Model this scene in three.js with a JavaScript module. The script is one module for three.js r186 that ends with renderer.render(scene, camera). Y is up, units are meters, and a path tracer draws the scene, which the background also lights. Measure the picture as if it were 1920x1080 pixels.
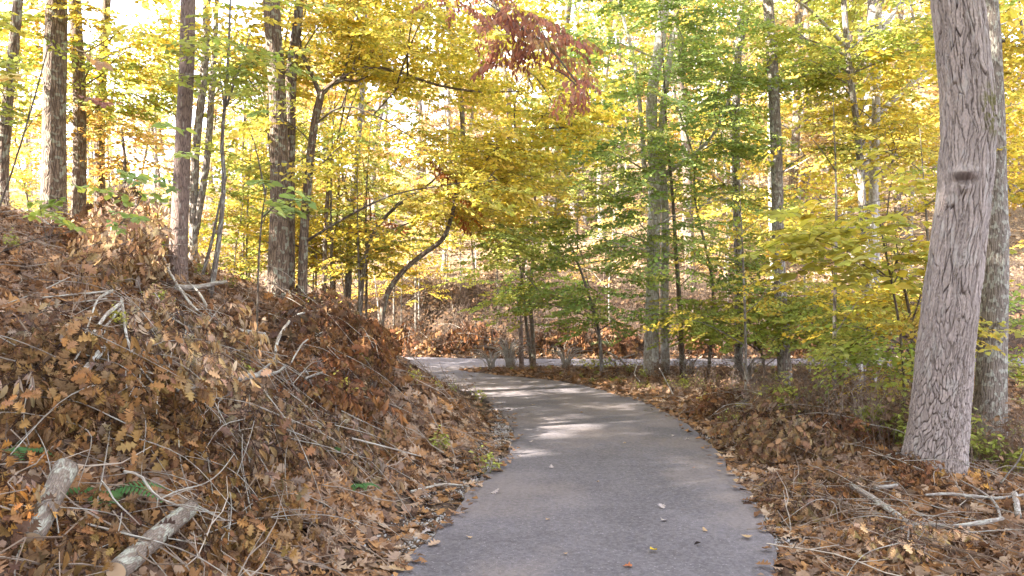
import * as THREE from 'three';
import { mergeGeometries } from 'three/addons/utils/BufferGeometryUtils.js';

// ---------------------------------------------------------------- camera, sky, sun, exposure
const scene = new THREE.Scene();
const F = 1400, EYE = 2.0;                       // focal length in photo pixels (1920 wide), eye height
const camera = new THREE.PerspectiveCamera(2 * Math.atan(540 / F) * 180 / Math.PI, 1920 / 1080, 0.1, 900);
camera.position.set(0, EYE, 0);
camera.lookAt(0, EYE, -10);

const renderer = new THREE.WebGLRenderer({ antialias: true });
renderer.toneMapping = THREE.LinearToneMapping;
renderer.toneMappingExposure = 8.8;
renderer.shadowMap.enabled = true;

{ // clear pale autumn sky: white near the horizon, soft blue overhead
  const W = 256, H = 128, a = new Float32Array(W * H * 4);
  for (let j = 0; j < H; j++) {
    const el = ((j + 0.5) / H - 0.5) * Math.PI, s = Math.max(0, Math.sin(el));
    const k = Math.pow(s, 0.55);
    let c = [0.86 * (1 - k) + 0.48 * k, 0.88 * (1 - k) + 0.54 * k, 1.0 * (1 - k) + 0.70 * k];
    if (el < 0) c = [0.30, 0.27, 0.24];
    for (let i = 0; i < W; i++) { const o = (j * W + i) * 4; a[o] = c[0]; a[o + 1] = c[1]; a[o + 2] = c[2]; a[o + 3] = 1; }
  }
  const t = new THREE.DataTexture(a, W, H, THREE.RGBAFormat, THREE.FloatType);
  t.mapping = THREE.EquirectangularReflectionMapping; t.magFilter = THREE.LinearFilter; t.minFilter = THREE.LinearFilter; t.needsUpdate = true;
  scene.background = t; scene.environment = t;
}
const SUN = new THREE.Vector3(-0.80, 0.50, 0.29).normalize();
const sun = new THREE.DirectionalLight(new THREE.Color(1, 0.93, 0.82), 5);
sun.position.copy(SUN).multiplyScalar(120).add(new THREE.Vector3(0, 0, -20));
sun.target.position.set(0, 0, -20);
sun.castShadow = true;
Object.assign(sun.shadow.camera, { left: -70, right: 70, top: 60, bottom: -60, near: 1, far: 300 });
sun.shadow.mapSize.set(2048, 2048);
scene.add(sun, sun.target);

// ---------------------------------------------------------------- helpers
function rngOf(seed) { let a = seed >>> 0; return () => { a = (a + 0x6D2B79F5) >>> 0; let t = a; t = Math.imul(t ^ (t >>> 15), t | 1); t ^= t + Math.imul(t ^ (t >>> 7), t | 61); return ((t ^ (t >>> 14)) >>> 0) / 4294967296; }; }
const V = (x, y, z) => new THREE.Vector3(x, y, z);
const clamp = (x, a = 0, b = 1) => Math.min(b, Math.max(a, x));
const sstep = (a, b, x) => { const t = clamp((x - a) / (b - a)); return t * t * (3 - 2 * t); };
const lerp = (a, b, t) => a + (b - a) * t;
function hash2(i, j, s = 0) { let h = Math.imul(i, 374761393) ^ Math.imul(j, 668265263) ^ Math.imul(s + 11, 1274126177); h = Math.imul(h ^ (h >>> 13), 1274126177); return ((h ^ (h >>> 16)) >>> 0) / 4294967296; }
function vnoise(x, y, s = 0, px = 0, py = 0) {
  const i = Math.floor(x), j = Math.floor(y), fx = x - i, fy = y - j, u = fx * fx * (3 - 2 * fx), v = fy * fy * (3 - 2 * fy);
  const w = (k, p) => p ? ((k % p) + p) % p : k;
  const a = hash2(w(i, px), w(j, py), s), b = hash2(w(i + 1, px), w(j, py), s), c = hash2(w(i, px), w(j + 1, py), s), d = hash2(w(i + 1, px), w(j + 1, py), s);
  return a + (b - a) * u + (c - a) * v + (a - b - c + d) * u * v;
}
function fbm(x, y, o = 4, s = 0, px = 0, py = 0) { let r = 0, a = 0.5, k = 1; for (let n = 0; n < o; n++) { r += a * vnoise(x * k, y * k, s + n, px * k, py * k); k *= 2; a *= 0.5; } return r / (1 - 2 * a); }
function worley(x, y, s, px = 0) {                // F1, F2 and the id of the nearest cell
  const i0 = Math.floor(x), j0 = Math.floor(y); let f1 = 9, f2 = 9, id = 0, cy = 0;
  for (let i = i0 - 1; i <= i0 + 1; i++) for (let j = j0 - 1; j <= j0 + 1; j++) {
    const wi = px ? ((i % px) + px) % px : i;
    const cx = i + 0.15 + 0.7 * hash2(wi, j, s), yy = j + hash2(wi, j, s + 1);
    const d = Math.hypot(x - cx, y - yy);
    if (d < f1) { f2 = f1; f1 = d; id = hash2(wi, j, s + 2); cy = y - yy; } else if (d < f2) f2 = d;
  }
  return [f1, f2, id, cy];
}
const taken = {};
function numbered(name) { const n = taken[name] = (taken[name] ?? -1) + 1; return n ? name + '_' + String(n).padStart(3, '0') : name; }
function tag(o, label, category, group, kind) { o.userData.label = label; o.userData.category = category; if (group) o.userData.group = group; if (kind) o.userData.kind = kind; return o; }
function mesh(name, geo, mat, parent = scene) { const m = new THREE.Mesh(geo, mat); m.name = parent === scene ? numbered(name) : name; m.castShadow = m.receiveShadow = true; parent.add(m); return m; }
function thing(name, label, category, pos, group) { const g = new THREE.Group(); g.name = numbered(name); g.position.copy(pos); tag(g, label, category, group); scene.add(g); return g; }
function structure(name, geo, mat, label) { const m = mesh(name, geo, mat); m.userData.kind = 'structure'; m.userData.label = label; return m; }
const _m = new THREE.Matrix4(), _q = new THREE.Quaternion(), _e = new THREE.Euler();
function inst(name, geo, mat, items, parent = scene, off = V(0, 0, 0)) {    // items: {p, q, s, c}
  const m = new THREE.InstancedMesh(geo, mat, items.length);
  items.forEach((it, i) => {
    _m.compose(V(it.p.x - off.x, it.p.y - off.y, it.p.z - off.z), it.q, it.s.isVector3 ? it.s : V(it.s, it.s, it.s));
    m.setMatrixAt(i, _m); m.setColorAt(i, it.c);
  });
  m.name = parent === scene ? numbered(name) : name; m.userData.kind = 'stuff'; m.castShadow = m.receiveShadow = true; parent.add(m); return m;
}
const quat = (x, y, z, order = 'YXZ') => new THREE.Quaternion().setFromEuler(new THREE.Euler(x, y, z, order));
const lin = (r, g, b) => new THREE.Color().setRGB(r, g, b);
function pick(R, pal) { // palette of linear colours; a random mixture of two neighbours
  const t = R() * (pal.length - 1), i = Math.min(pal.length - 2, Math.floor(t)), a = pal[i], b = pal[i + 1] ?? pal[i], f = t - i, k = 0.82 + 0.36 * R();
  return lin((a[0] + (b[0] - a[0]) * f) * k, (a[1] + (b[1] - a[1]) * f) * k, (a[2] + (b[2] - a[2]) * f) * k);
}

// ---------------------------------------------------------------- terrain
const PATH_L = [[-4.2, -14], [-2.9, -6], [-1.75, 0], [-1.3, 2.8], [-0.83, 5.19], [-0.59, 6.36], [-0.33, 7.78], [-0.1, 8.75], [0.01, 9.8], [0.015, 10.6], [-0.06, 11.3], [-0.24, 12.3], [-0.51, 13.5], [-1.05, 14.8], [-1.6, 15.7], [-2.25, 17.0], [-3.0, 18.4], [-4.6, 20.2], [-9, 23.0], [-18, 27], [-40, 34]];
const PATH_R = [[-1.5, -14], [-0.2, -6], [0.95, 0], [1.45, 2.8], [1.88, 5.3], [2.15, 6.3], [2.3, 7.18], [2.42, 8.48], [2.53, 9.76], [2.53, 11.4], [2.3, 13.1], [1.92, 14.1], [1.48, 15.3], [0.67, 16.4], [-0.33, 17.2], [-1.0, 17.8], [-1.3, 18.3], [-1.1, 18.75], [-0.2, 19.0], [3, 19.05], [10, 19.1], [20, 19.4], [45, 21.5]];
const ROAD_FAR = [[-40, 36.6], [-18, 29.4], [-9, 25.2], [-4.5, 22.6], [-2.2, 21.5], [0, 21.15], [3, 21.1], [10, 21.2], [20, 21.6], [45, 23.8]];
function distTo(poly, x, d) {
  let best = 1e9;
  for (let i = 0; i + 1 < poly.length; i++) {
    const [ax, ad] = poly[i], [bx, bd] = poly[i + 1], ex = bx - ax, ed = bd - ad;
    const t = clamp(((x - ax) * ex + (d - ad) * ed) / (ex * ex + ed * ed));
    const q = Math.hypot(x - ax - ex * t, d - ad - ed * t); if (q < best) best = q;
  }
  return best;
}
function inside(poly, x, d) { let c = false; for (let i = 0, j = poly.length - 1; i < poly.length; j = i++) { const [ax, ad] = poly[i], [bx, bd] = poly[j]; if ((ad > d) !== (bd > d) && x < (bx - ax) * (d - ad) / (bd - ad) + ax) c = !c; } return c; }
const REG_L = [...PATH_L, [-400, 34], [-400, -400], [-4.2, -400]];
const REG_R = [...PATH_R, [400, 21.5], [400, -400], [-1.5, -400]];
const REG_F = [...ROAD_FAR, [400, 23.8], [400, 900], [-400, 900], [-400, 36.6]];
const PAVE = [...PATH_L, ...ROAD_FAR, ...PATH_R.slice().reverse()];
function terrain(x, d) {
  const n = fbm(x * 0.8 + 40, d * 0.8 + 40, 3, 3) - 0.5, n2 = fbm(x * 0.12 + 9, d * 0.12 + 9, 3, 7) - 0.5;
  if (inside(REG_L, x, d)) {
    const q = distTo(PATH_L, x, d), t = Math.max(0, q - 0.34);
    const h = 0.64 * t / Math.sqrt(1 + (t / 6.6) * (t / 6.6));
    return -0.03 + h + (n * 0.34 + n2 * 1.2 * sstep(3, 9, q)) * sstep(0.3, 1.6, q);
  }
  if (inside(REG_F, x, d)) {
    const q = distTo(ROAD_FAR, x, d), right = sstep(-30, 40, x);
    const S = lerp(0.255, 0.38, right), up = S * Math.max(0, q - 1.6), cap = lerp(11, 19, right);
    const rise = up < cap ? up : cap + (1 - Math.exp(-(up - cap) / 6)) * 6;
    return -0.03 + 1.4 * sstep(0.2, 2.2, q) + rise + (n * 0.3 + n2 * 2.0) * sstep(0.6, 3.5, q);
  }
  if (inside(REG_R, x, d)) {
    const q = distTo(PATH_R, x, d);
    return -0.03 - 1.1 * sstep(1.6, 7, q) * (1 + 0.04 * Math.max(0, q - 7)) + n * 0.22 * sstep(0.2, 1.4, q);
  }
  return -0.06;                                    // under the pavement
}
function normalAt(x, d) { const e = 0.12; return V(terrain(x - e, d) - terrain(x + e, d), 2 * e, terrain(x, d + e) - terrain(x, d - e)).normalize(); }
const P = (u, v, d) => V((u - 960) / F * d, EYE + (540 - v) / F * d, -d);
function groundD(u, v, from = 2.4) { for (let d = from; d < 90; d += 0.04) { const p = P(u, v, d); if (p.y < terrain(p.x, d)) return d; } return 90; }
function G(u, v, lift = 0) { return P(u, v, groundD(u, v) - lift); }
const onGround = (x, z, up = 0) => V(x, terrain(x, -z) + up, z);

// ---------------------------------------------------------------- textures and materials
function dataTex(w, h, fn, srgb) {
  const a = new Uint8Array(w * h * 4);
  for (let j = 0; j < h; j++) for (let i = 0; i < w; i++) { const c = fn(i, j), o = (j * w + i) * 4; a[o] = clamp(c[0]) * 255; a[o + 1] = clamp(c[1]) * 255; a[o + 2] = clamp(c[2]) * 255; a[o + 3] = 255; }
  const t = new THREE.DataTexture(a, w, h); t.wrapS = t.wrapT = THREE.RepeatWrapping; t.magFilter = THREE.LinearFilter; t.minFilter = THREE.LinearMipmapLinearFilter; t.generateMipmaps = true;
  if (srgb) t.colorSpace = THREE.SRGBColorSpace; t.needsUpdate = true; return t;
}
const s8 = (x) => (x <= 0.0031308 ? 12.92 * x : 1.055 * Math.pow(x, 1 / 2.4) - 0.055);
function barkMaps(seed, cols, rows, light, dark, lichen, lichenAmt) {   // a 0.5 m x 1 m tile of furrowed bark
  const W = 256, H = 512, hgt = new Float32Array(W * H);
  for (let j = 0; j < H; j++) for (let i = 0; i < W; i++) {
    const x = i / W, y = j / H;
    const wx = x * cols + (vnoise(x * 6, y * 12, seed + 5, 6, 12) - 0.5) * 0.9;
    const [f1, f2, id] = worleyTile(wx, y * rows, seed, cols, rows);
    hgt[j * W + i] = sstep(0.02, 0.35, f2 - f1) * (0.7 + 0.3 * id) * (0.75 + 0.25 * vnoise(x * 64, y * 64, seed + 8, 64, 64));
  }
  const map = dataTex(W, H, (i, j) => {
    const x = i / W, y = j / H, h = hgt[j * W + i], g = 0.8 + 0.4 * vnoise(x * 32, y * 64, seed + 9, 32, 64);
    const l = sstep(1 - lichenAmt, 1.05 - lichenAmt * 0.8, fbm(x * 8, y * 16, 3, seed + 21, 8, 16)) * (0.5 + 0.5 * h);
    return [0, 1, 2].map((k) => s8(lerp(lerp(dark[k], light[k], h) * g, lichen[k], l)));
  }, true);
  const bump = dataTex(W, H, (i, j) => { const h = hgt[j * W + i]; return [h, h, h]; });
  return { map, bump };
}
function worleyTile(x, y, s, px, py) {
  const i0 = Math.floor(x), j0 = Math.floor(y); let f1 = 9, f2 = 9, id = 0;
  for (let i = i0 - 1; i <= i0 + 1; i++) for (let j = j0 - 1; j <= j0 + 1; j++) {
    const wi = ((i % px) + px) % px, wj = ((j % py) + py) % py;
    const d = Math.hypot(x - i - 0.1 - 0.8 * hash2(wi, wj, s), y - j - hash2(wi, wj, s + 1));
    if (d < f1) { f2 = f1; f1 = d; id = hash2(wi, wj, s + 2); } else if (d < f2) f2 = d;
  }
  return [f1, f2, id];
}
function barkMat(seed, cols, rows, light, dark, lichen, amt, depth) {
  const { map, bump } = barkMaps(seed, cols, rows, light, dark, lichen, amt);
  return new THREE.MeshStandardMaterial({ map, bumpMap: bump, bumpScale: depth, roughness: 0.95 });
}
const BARK = {
  dark: barkMat(11, 13, 4, [0.235, 0.17, 0.125], [0.085, 0.058, 0.042], [0.30, 0.31, 0.24], 0.42, 0.016),
  grey: barkMat(31, 15, 4, [0.30, 0.25, 0.215], [0.10, 0.08, 0.066], [0.42, 0.42, 0.36], 0.46, 0.012),
  brown: barkMat(51, 18, 7, [0.25, 0.175, 0.145], [0.11, 0.075, 0.06], [0.36, 0.33, 0.27], 0.36, 0.008),
  pale: barkMat(71, 14, 4, [0.46, 0.41, 0.35], [0.27, 0.23, 0.19], [0.55, 0.54, 0.48], 0.52, 0.006),
  limb: barkMat(111, 12, 4, [0.34, 0.29, 0.25], [0.17, 0.135, 0.11], [0.45, 0.44, 0.39], 0.5, 0.005),
  log: barkMat(131, 26, 20, [0.21, 0.165, 0.135], [0.12, 0.09, 0.07], [0.34, 0.34, 0.28], 0.48, 0.004),
  stick: barkMat(91, 8, 5, [0.42, 0.36, 0.30], [0.22, 0.17, 0.135], [0.56, 0.56, 0.50], 0.55, 0.004),
};
const LEAF = new THREE.MeshPhysicalMaterial({ color: 0xffffff, vertexColors: true, roughness: 1, transmission: 0.5, thickness: 0, specularIntensity: 0.25, side: THREE.DoubleSide });
const DEAD = new THREE.MeshPhysicalMaterial({ color: 0xffffff, vertexColors: true, roughness: 1, transmission: 0.18, thickness: 0, specularIntensity: 0.25, side: THREE.DoubleSide });

// ---------------------------------------------------------------- ground
{
  const N = 340, pos = [], col = [], uv = [], idx = [];
  const wx = (t) => 22 * t + 180 * t * t * t * t * t, wd = (t) => -10 + 42 * t + 300 * Math.pow(t, 5) - (t < 0 ? 0 : 0);
  const xs = [], ds = [];
  for (let i = 0; i <= N; i++) xs.push(wx(i / N * 2 - 1));
  for (let j = -40; j <= N; j++) ds.push(j < 0 ? -10 + j * (1 + j * j * 0.002) : wd(j / N));
  for (const d of ds) for (const x of xs) {
    const y = terrain(x, d), n = fbm(x * 0.5, d * 0.5, 3, 91), m = fbm(x * 2.3 + 5, d * 2.3, 3, 92);
    pos.push(x, y, -d); uv.push(x / 2, d / 2);
    const far = inside(REG_F, x, d) ? sstep(2.2, 4.5, distTo(ROAD_FAR, x, d)) : 0;      // bare earth on the cuts, dry straw-coloured litter on the far hill
    const a = [0.15, 0.095, 0.06], b = [0.23, 0.15, 0.095], c = [0.44, 0.34, 0.22];
    const earth = inside(REG_F, x, d) && !far ? 0.62 : 1;
    for (let k = 0; k < 3; k++) col.push(earth * lerp(lerp(a[k], b[k], n), c[k], far * (0.55 + 0.45 * m)) * (0.75 + 0.5 * m));
  }
  const w = xs.length;
  for (let j = 0; j + 1 < ds.length; j++) for (let i = 0; i + 1 < w; i++) { const a = j * w + i; idx.push(a, a + 1, a + w + 1, a, a + w + 1, a + w); }
  const g = new THREE.BufferGeometry();
  g.setAttribute('position', new THREE.Float32BufferAttribute(pos, 3)); g.setAttribute('color', new THREE.Float32BufferAttribute(col, 3)); g.setAttribute('uv', new THREE.Float32BufferAttribute(uv, 2));
  g.setIndex(idx); g.computeVertexNormals();
  const tex = dataTex(512, 512, (i, j) => { // crumbled leaves and soil, a 2 m tile
    const x = i / 512, y = j / 512, [f1, f2, id] = worleyTile(x * 40 + (vnoise(x * 20, y * 20, 4, 20, 20) - 0.5) * 1.5, y * 40, 14, 40, 40);
    const k = s8(0.18 + 0.75 * id * id + 0.2 * vnoise(x * 128, y * 128, 6, 128, 128)) * (0.5 + 0.5 * sstep(0, 0.16, f2 - f1));
    return [k, k * lerp(0.9, 1, id), k * lerp(0.82, 1, hash2(Math.floor(id * 999), 3))];
  }, true);
  const bump = dataTex(512, 512, (i, j) => { const x = i / 512, y = j / 512, [f1, f2, id] = worleyTile(x * 40 + (vnoise(x * 20, y * 20, 4, 20, 20) - 0.5) * 1.5, y * 40, 14, 40, 40); const k = id * sstep(0, 0.2, f2 - f1); return [k, k, k]; });
  structure('ground', g, new THREE.MeshStandardMaterial({ vertexColors: true, map: tex, bumpMap: bump, bumpScale: 0.02, roughness: 1 }), 'leaf strewn forest floor rising in a bank beside the driveway');
}
// ---------------------------------------------------------------- driveway and the road it joins
{
  const sh = new THREE.Shape();
  const L = new THREE.SplineCurve(PATH_L.map((p) => new THREE.Vector2(...p))).getPoints(160), R = new THREE.SplineCurve(PATH_R.map((p) => new THREE.Vector2(...p))).getPoints(200), Fa = new THREE.SplineCurve(ROAD_FAR.map((p) => new THREE.Vector2(...p))).getPoints(80);
  const jag = (p, k, s) => { const n = (vnoise(p.x * 3 + k * 7, p.y * 3, s) - 0.5) * 0.10 + (vnoise(p.x * 14, p.y * 14, s + 1) - 0.5) * 0.03; return new THREE.Vector2(p.x + n, p.y + n * 0.5); };
  const out = [...L.map((p) => jag(p, 0, 61)), ...Fa.map((p) => jag(p, 1, 62)), ...R.reverse().map((p) => jag(p, 2, 63))];
  sh.setFromPoints(out);
  const g = new THREE.ExtrudeGeometry(sh, { depth: 0.06, bevelEnabled: true, bevelThickness: 0.012, bevelSize: 0.012, bevelSegments: 1, steps: 1 });
  g.rotateX(-Math.PI / 2); g.translate(0, -0.072, 0);
  const q = g.attributes.position, uv = g.attributes.uv;
  for (let i = 0; i < q.count; i++) uv.setXY(i, q.getX(i) / 16 + 0.5, -q.getZ(i) / 16);
  const map = dataTex(2048, 2048, (i, j) => {
    const x = i / 2048, y = j / 2048;
    const dust = sstep(0.47, 0.70, fbm(x * 14, y * 14, 4, 101, 14, 14)) * 0.55, wear = fbm(x * 30, y * 30, 3, 105, 30, 30);
    const spk = hash2(i, j, 77), sp2 = vnoise(x * 700, y * 700, 79, 700, 700);
    let k = 0.113 + 0.06 * (wear - 0.5) + (spk - 0.5) * 0.045 + (sp2 - 0.5) * 0.05 + (spk > 0.992 ? 0.14 : 0);
    const c = [k * 1.06, k * 0.93, k * 1.0], t = [0.205, 0.165, 0.15];
    const m = dust * (0.55 + 0.45 * sp2);
    return [0, 1, 2].map((a) => s8(lerp(c[a], t[a], m)));
  }, true);
  const gb = dataTex(512, 512, (i, j) => { const k = 0.5 * hash2(i, j, 7) + 0.5 * vnoise(i / 3, j / 3, 8); return [k, k, k]; });
  gb.repeat.set(16, 16);
  structure('driveway', g, new THREE.MeshStandardMaterial({ map, bumpMap: gb, bumpScale: 0.003, roughness: 0.93 }), 'narrow grey asphalt driveway curving left to join the road');
}

// ---------------------------------------------------------------- leaf and spray geometries
function leafTris(shape, L, W, curl, bend, out, M, tint) {   // appends one leaf lying along +x, facing +y, transformed by M
  const T = {
    simple: [[0, 0], [0.3, 0.42], [0.62, 0.36], [1, 0]],
    oval: [[0, 0.02], [0.2, 0.34], [0.5, 0.5], [0.78, 0.3], [1, 0]],
    maple: [[0, 0.02], [0.04, 0.34], [0.22, 0.30], [0.36, 0.62], [0.50, 0.28], [0.72, 0.36], [0.74, 0.16], [1, 0]],
    oak: [[0, 0.015], [0.12, 0.06], [0.22, 0.30], [0.33, 0.13], [0.44, 0.46], [0.56, 0.16], [0.70, 0.44], [0.77, 0.16], [0.90, 0.2], [1, 0]],
    slim: [[0, 0.02], [0.2, 0.2], [0.5, 0.26], [0.8, 0.16], [1, 0]],
  }[shape];
  const p = V(0, 0, 0), put = (t, w, sgn) => {
    p.set(t * L, curl * L * (w * w) * 2 + bend * L * (t * t) , sgn * w * W).applyMatrix4(M); out.pos.push(p.x, p.y, p.z); out.col.push(...tint);
  };
  for (const sgn of [1, -1]) for (let i = 0; i + 1 < T.length; i++) {
    const [t0, w0] = T[i], [t1, w1] = T[i + 1];
    put(t0, 0, sgn); put(t1, w1, sgn); put(t0, w0, sgn);
    if (i + 2 < T.length) { put(t0, 0, sgn); put(t1, 0, sgn); put(t1, w1, sgn); }
    else if (T.length > 4) {}
  }
}
function leafGeo(out) { const g = new THREE.BufferGeometry(); g.setAttribute('position', new THREE.Float32BufferAttribute(out.pos, 3)); g.setAttribute('color', new THREE.Float32BufferAttribute(out.col, 3)); return g; }
function stickTris(out, a, b, r, tint) { // a thin three-sided twig
  const t = b.clone().sub(a).normalize(), n = Math.abs(t.y) > 0.9 ? V(1, 0, 0) : V(0, 1, 0), s = t.clone().cross(n).normalize(), k = s.clone().cross(t);
  const A = [], B = []; for (let i = 0; i < 3; i++) { const c = Math.cos(i * 2.0944), d = Math.sin(i * 2.0944); const o = s.clone().multiplyScalar(c).addScaledVector(k, d); A.push(a.clone().addScaledVector(o, r)); B.push(b.clone().addScaledVector(o, r * 0.6)); }
  for (let i = 0; i < 3; i++) { const j = (i + 1) % 3; for (const p of [A[i], A[j], B[j], A[i], B[j], B[i]]) { out.pos.push(p.x, p.y, p.z); out.col.push(...tint); } }
}
function spray(seed, { len = 0.7, shape = 'simple', L = 0.08, W = 0.07, sides = 6, per = 4, droop = 0.12, tilt = 0.5, twig = 0.004, hang = 0, curl = 0.35 }) {
  const R = rngOf(seed), out = { pos: [], col: [] }, brown = [0.16, 0.14, 0.2];
  const M = new THREE.Matrix4(), axis = (t) => V(t * len, -droop * t * t * len + 0.03 * len * Math.sin(t * 6), (R() - 0.5) * 0.02 + 0.06 * len * Math.sin(t * 5 + seed));
  const leaf = (p, yaw, sc) => {
    const k = 0.7 + 0.55 * R(), wm = 1 + (R() - 0.5) * 0.3;
    M.compose(p, quat((R() - 0.5) * 2 * tilt, yaw, -(0.1 + hang) + (R() - 0.5) * tilt - hang * R() * 0.5), V(1, 1, 1));
    leafTris(shape, L * sc, W * sc, (R() - 0.3) * curl, -0.15 - 0.25 * R(), out, M, [k * wm, k, k * (0.7 + 0.5 * R())]);
  };
  let prev = axis(0);
  for (let i = 1; i <= sides; i++) {
    const t = i / sides, p = axis(t); stickTris(out, prev, p, twig * (1.3 - t), brown); prev = p;
    const sgn = i % 2 ? 1 : -1, yaw = sgn * (0.55 + 0.5 * R()), sl = len * (0.5 - 0.32 * t) * (0.7 + 0.6 * R());
    const dir = V(Math.cos(yaw), -droop * 0.8 + (R() - 0.5) * 0.2, -Math.sin(yaw));
    const q = p.clone().addScaledVector(dir, sl); stickTris(out, p, q, twig * 0.6, brown);
    for (let k = 0; k < per; k++) { const f = (k + 0.6 + 0.4 * R()) / per; leaf(p.clone().addScaledVector(dir, sl * f), yaw + (k % 2 ? 0.8 : -0.8) * (0.5 + R()), 0.75 + 0.5 * R()); }
    leaf(p, -yaw * (0.8 + R()), 0.75 + 0.5 * R());
  }
  leaf(prev, 0, 1);
  return leafGeo(out);
}
const SPRAY = {
  fine: [1, 2, 3, 4].map((s) => spray(s * 17, { len: 0.85, shape: 'simple', L: 0.066, W: 0.075, sides: 8, per: 5, tilt: 0.7 })),
  maple: [1, 2, 3].map((s) => spray(s * 23, { len: 0.75, shape: 'maple', L: 0.10, W: 0.085, sides: 6, per: 3, tilt: 0.6, droop: 0.2 })),
  big: [1, 2].map((s) => spray(s * 29, { len: 0.5, shape: 'oval', L: 0.15, W: 0.11, sides: 4, per: 2, tilt: 0.5, droop: 0.2 })),
  canopy: [1, 2, 3].map((s) => spray(s * 31, { len: 1.7, shape: 'simple', L: 0.19, W: 0.21, sides: 8, per: 5, tilt: 0.7, twig: 0.01 })),
  far: [1, 2, 3].map((s) => spray(s * 37, { len: 1.5, shape: 'simple', L: 0.125, W: 0.15, sides: 8, per: 6, tilt: 0.8, twig: 0.008 })),
  red: [1, 2].map((s) => spray(s * 41, { len: 0.6, shape: 'slim', L: 0.13, W: 0.11, sides: 6, per: 4, tilt: 0.5, droop: 0.5, hang: 0.7 })),
};
const PAL = {
  yellow: [[0.58, 0.44, 0.07], [0.66, 0.49, 0.06], [0.48, 0.44, 0.09], [0.62, 0.42, 0.08]],
  lemon: [[0.64, 0.52, 0.08], [0.70, 0.55, 0.07], [0.52, 0.50, 0.10], [0.66, 0.48, 0.09]],
  yellowgreen: [[0.42, 0.43, 0.09], [0.32, 0.38, 0.08], [0.54, 0.47, 0.09]],
  green: [[0.25, 0.34, 0.09], [0.35, 0.41, 0.09], [0.28, 0.38, 0.11], [0.48, 0.48, 0.11]],
  pale: [[0.60, 0.50, 0.08], [0.48, 0.47, 0.09], [0.62, 0.46, 0.05]],
  gold: [[0.62, 0.42, 0.11], [0.60, 0.35, 0.10], [0.66, 0.50, 0.14], [0.52, 0.32, 0.12]],
  tan: [[0.52, 0.37, 0.19], [0.60, 0.46, 0.24], [0.44, 0.28, 0.14]],
  red: [[0.36, 0.15, 0.105], [0.46, 0.23, 0.15], [0.31, 0.12, 0.09], [0.46, 0.28, 0.13]],
  russet: [[0.40, 0.13, 0.05], [0.48, 0.20, 0.05], [0.33, 0.10, 0.05]],
  brown: [[0.26, 0.15, 0.08], [0.36, 0.22, 0.12], [0.20, 0.11, 0.06], [0.40, 0.24, 0.12]],
};

// ---------------------------------------------------------------- trunks and limbs
function tube(pts, { radial = 10, per = 0.35, rough = 0.06, flare = 0, seed = 1, cap = true } = {}) {   // pts: [Vector3, radius]
  const curve = new THREE.CatmullRomCurve3(pts.map((p) => p[0]), false, 'centripetal'), len = curve.getLength(), n = Math.max(4, Math.round(len / per));
  const pos = [], uv = [], idx = [], r0 = pts[0][1], k = Math.max(1, Math.round(2 * Math.PI * Math.max(...pts.map((p) => p[1])) / 0.5));
  let N = V(1, 0, 0.01);
  const cum = [0]; for (let i = 1; i < pts.length; i++) cum.push(cum[i - 1] + pts[i][0].distanceTo(pts[i - 1][0]));
  for (let i = 0; i <= n; i++) {
    const t = i / n, c = curve.getPointAt(t), T = curve.getTangentAt(t), s = t * cum[cum.length - 1];
    if (Math.abs(T.dot(N)) > 0.95) N = V(0, 1, 0.02);
    N = N.clone().addScaledVector(T, -T.dot(N)).normalize(); const B = T.clone().cross(N);
    let j = 0; while (j + 2 < pts.length && cum[j + 1] < s) j++;
    let r = lerp(pts[j][1], pts[j + 1][1], clamp((s - cum[j]) / (cum[j + 1] - cum[j])));
    for (let a = 0; a <= radial; a++) {
      const th = (a % radial) / radial * Math.PI * 2, w = Math.cos(th), z = Math.sin(th);
      const bump = 1 + rough * 2 * (vnoise(w * 1.5 + 9 + seed, z * 1.5 + s * 1.6, seed) - 0.5) + (flare ? flare * Math.exp(-s / (r0 * 2.2)) * (0.7 + 0.6 * vnoise(w * 2 + 5, z * 2 + 5, seed + 3)) : 0);
      const p = c.clone().addScaledVector(N, w * r * bump).addScaledVector(B, z * r * bump);
      pos.push(p.x, p.y, p.z); uv.push(a / radial * k, t * len);
    }
  }
  const w = radial + 1;
  for (let i = 0; i < n; i++) for (let a = 0; a < radial; a++) { const o = i * w + a; idx.push(o, o + 1, o + w + 1, o, o + w + 1, o + w); }
  if (cap) for (const [row, s] of [[0, 0], [n, 1]]) { const c = curve.getPointAt(s), ci = pos.length / 3; pos.push(c.x, c.y, c.z); uv.push(0.5, 0.5); for (let a = 0; a < radial; a++) idx.push(...(s ? [row * w + a, row * w + a + 1, ci] : [row * w + a + 1, row * w + a, ci])); }
  const g = new THREE.BufferGeometry(); g.setAttribute('position', new THREE.Float32BufferAttribute(pos, 3)); g.setAttribute('uv', new THREE.Float32BufferAttribute(uv, 2)); g.setIndex(idx); g.computeVertexNormals(); 
  // weld the seam's normals
  const nn = g.attributes.normal; for (let i = 0; i <= n; i++) { const a = i * w, b = a + radial; const q = V(nn.getX(a) + nn.getX(b), nn.getY(a) + nn.getY(b), nn.getZ(a) + nn.getZ(b)).normalize(); nn.setXYZ(a, q.x, q.y, q.z); nn.setXYZ(b, q.x, q.y, q.z); }
  return g;
}
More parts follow.
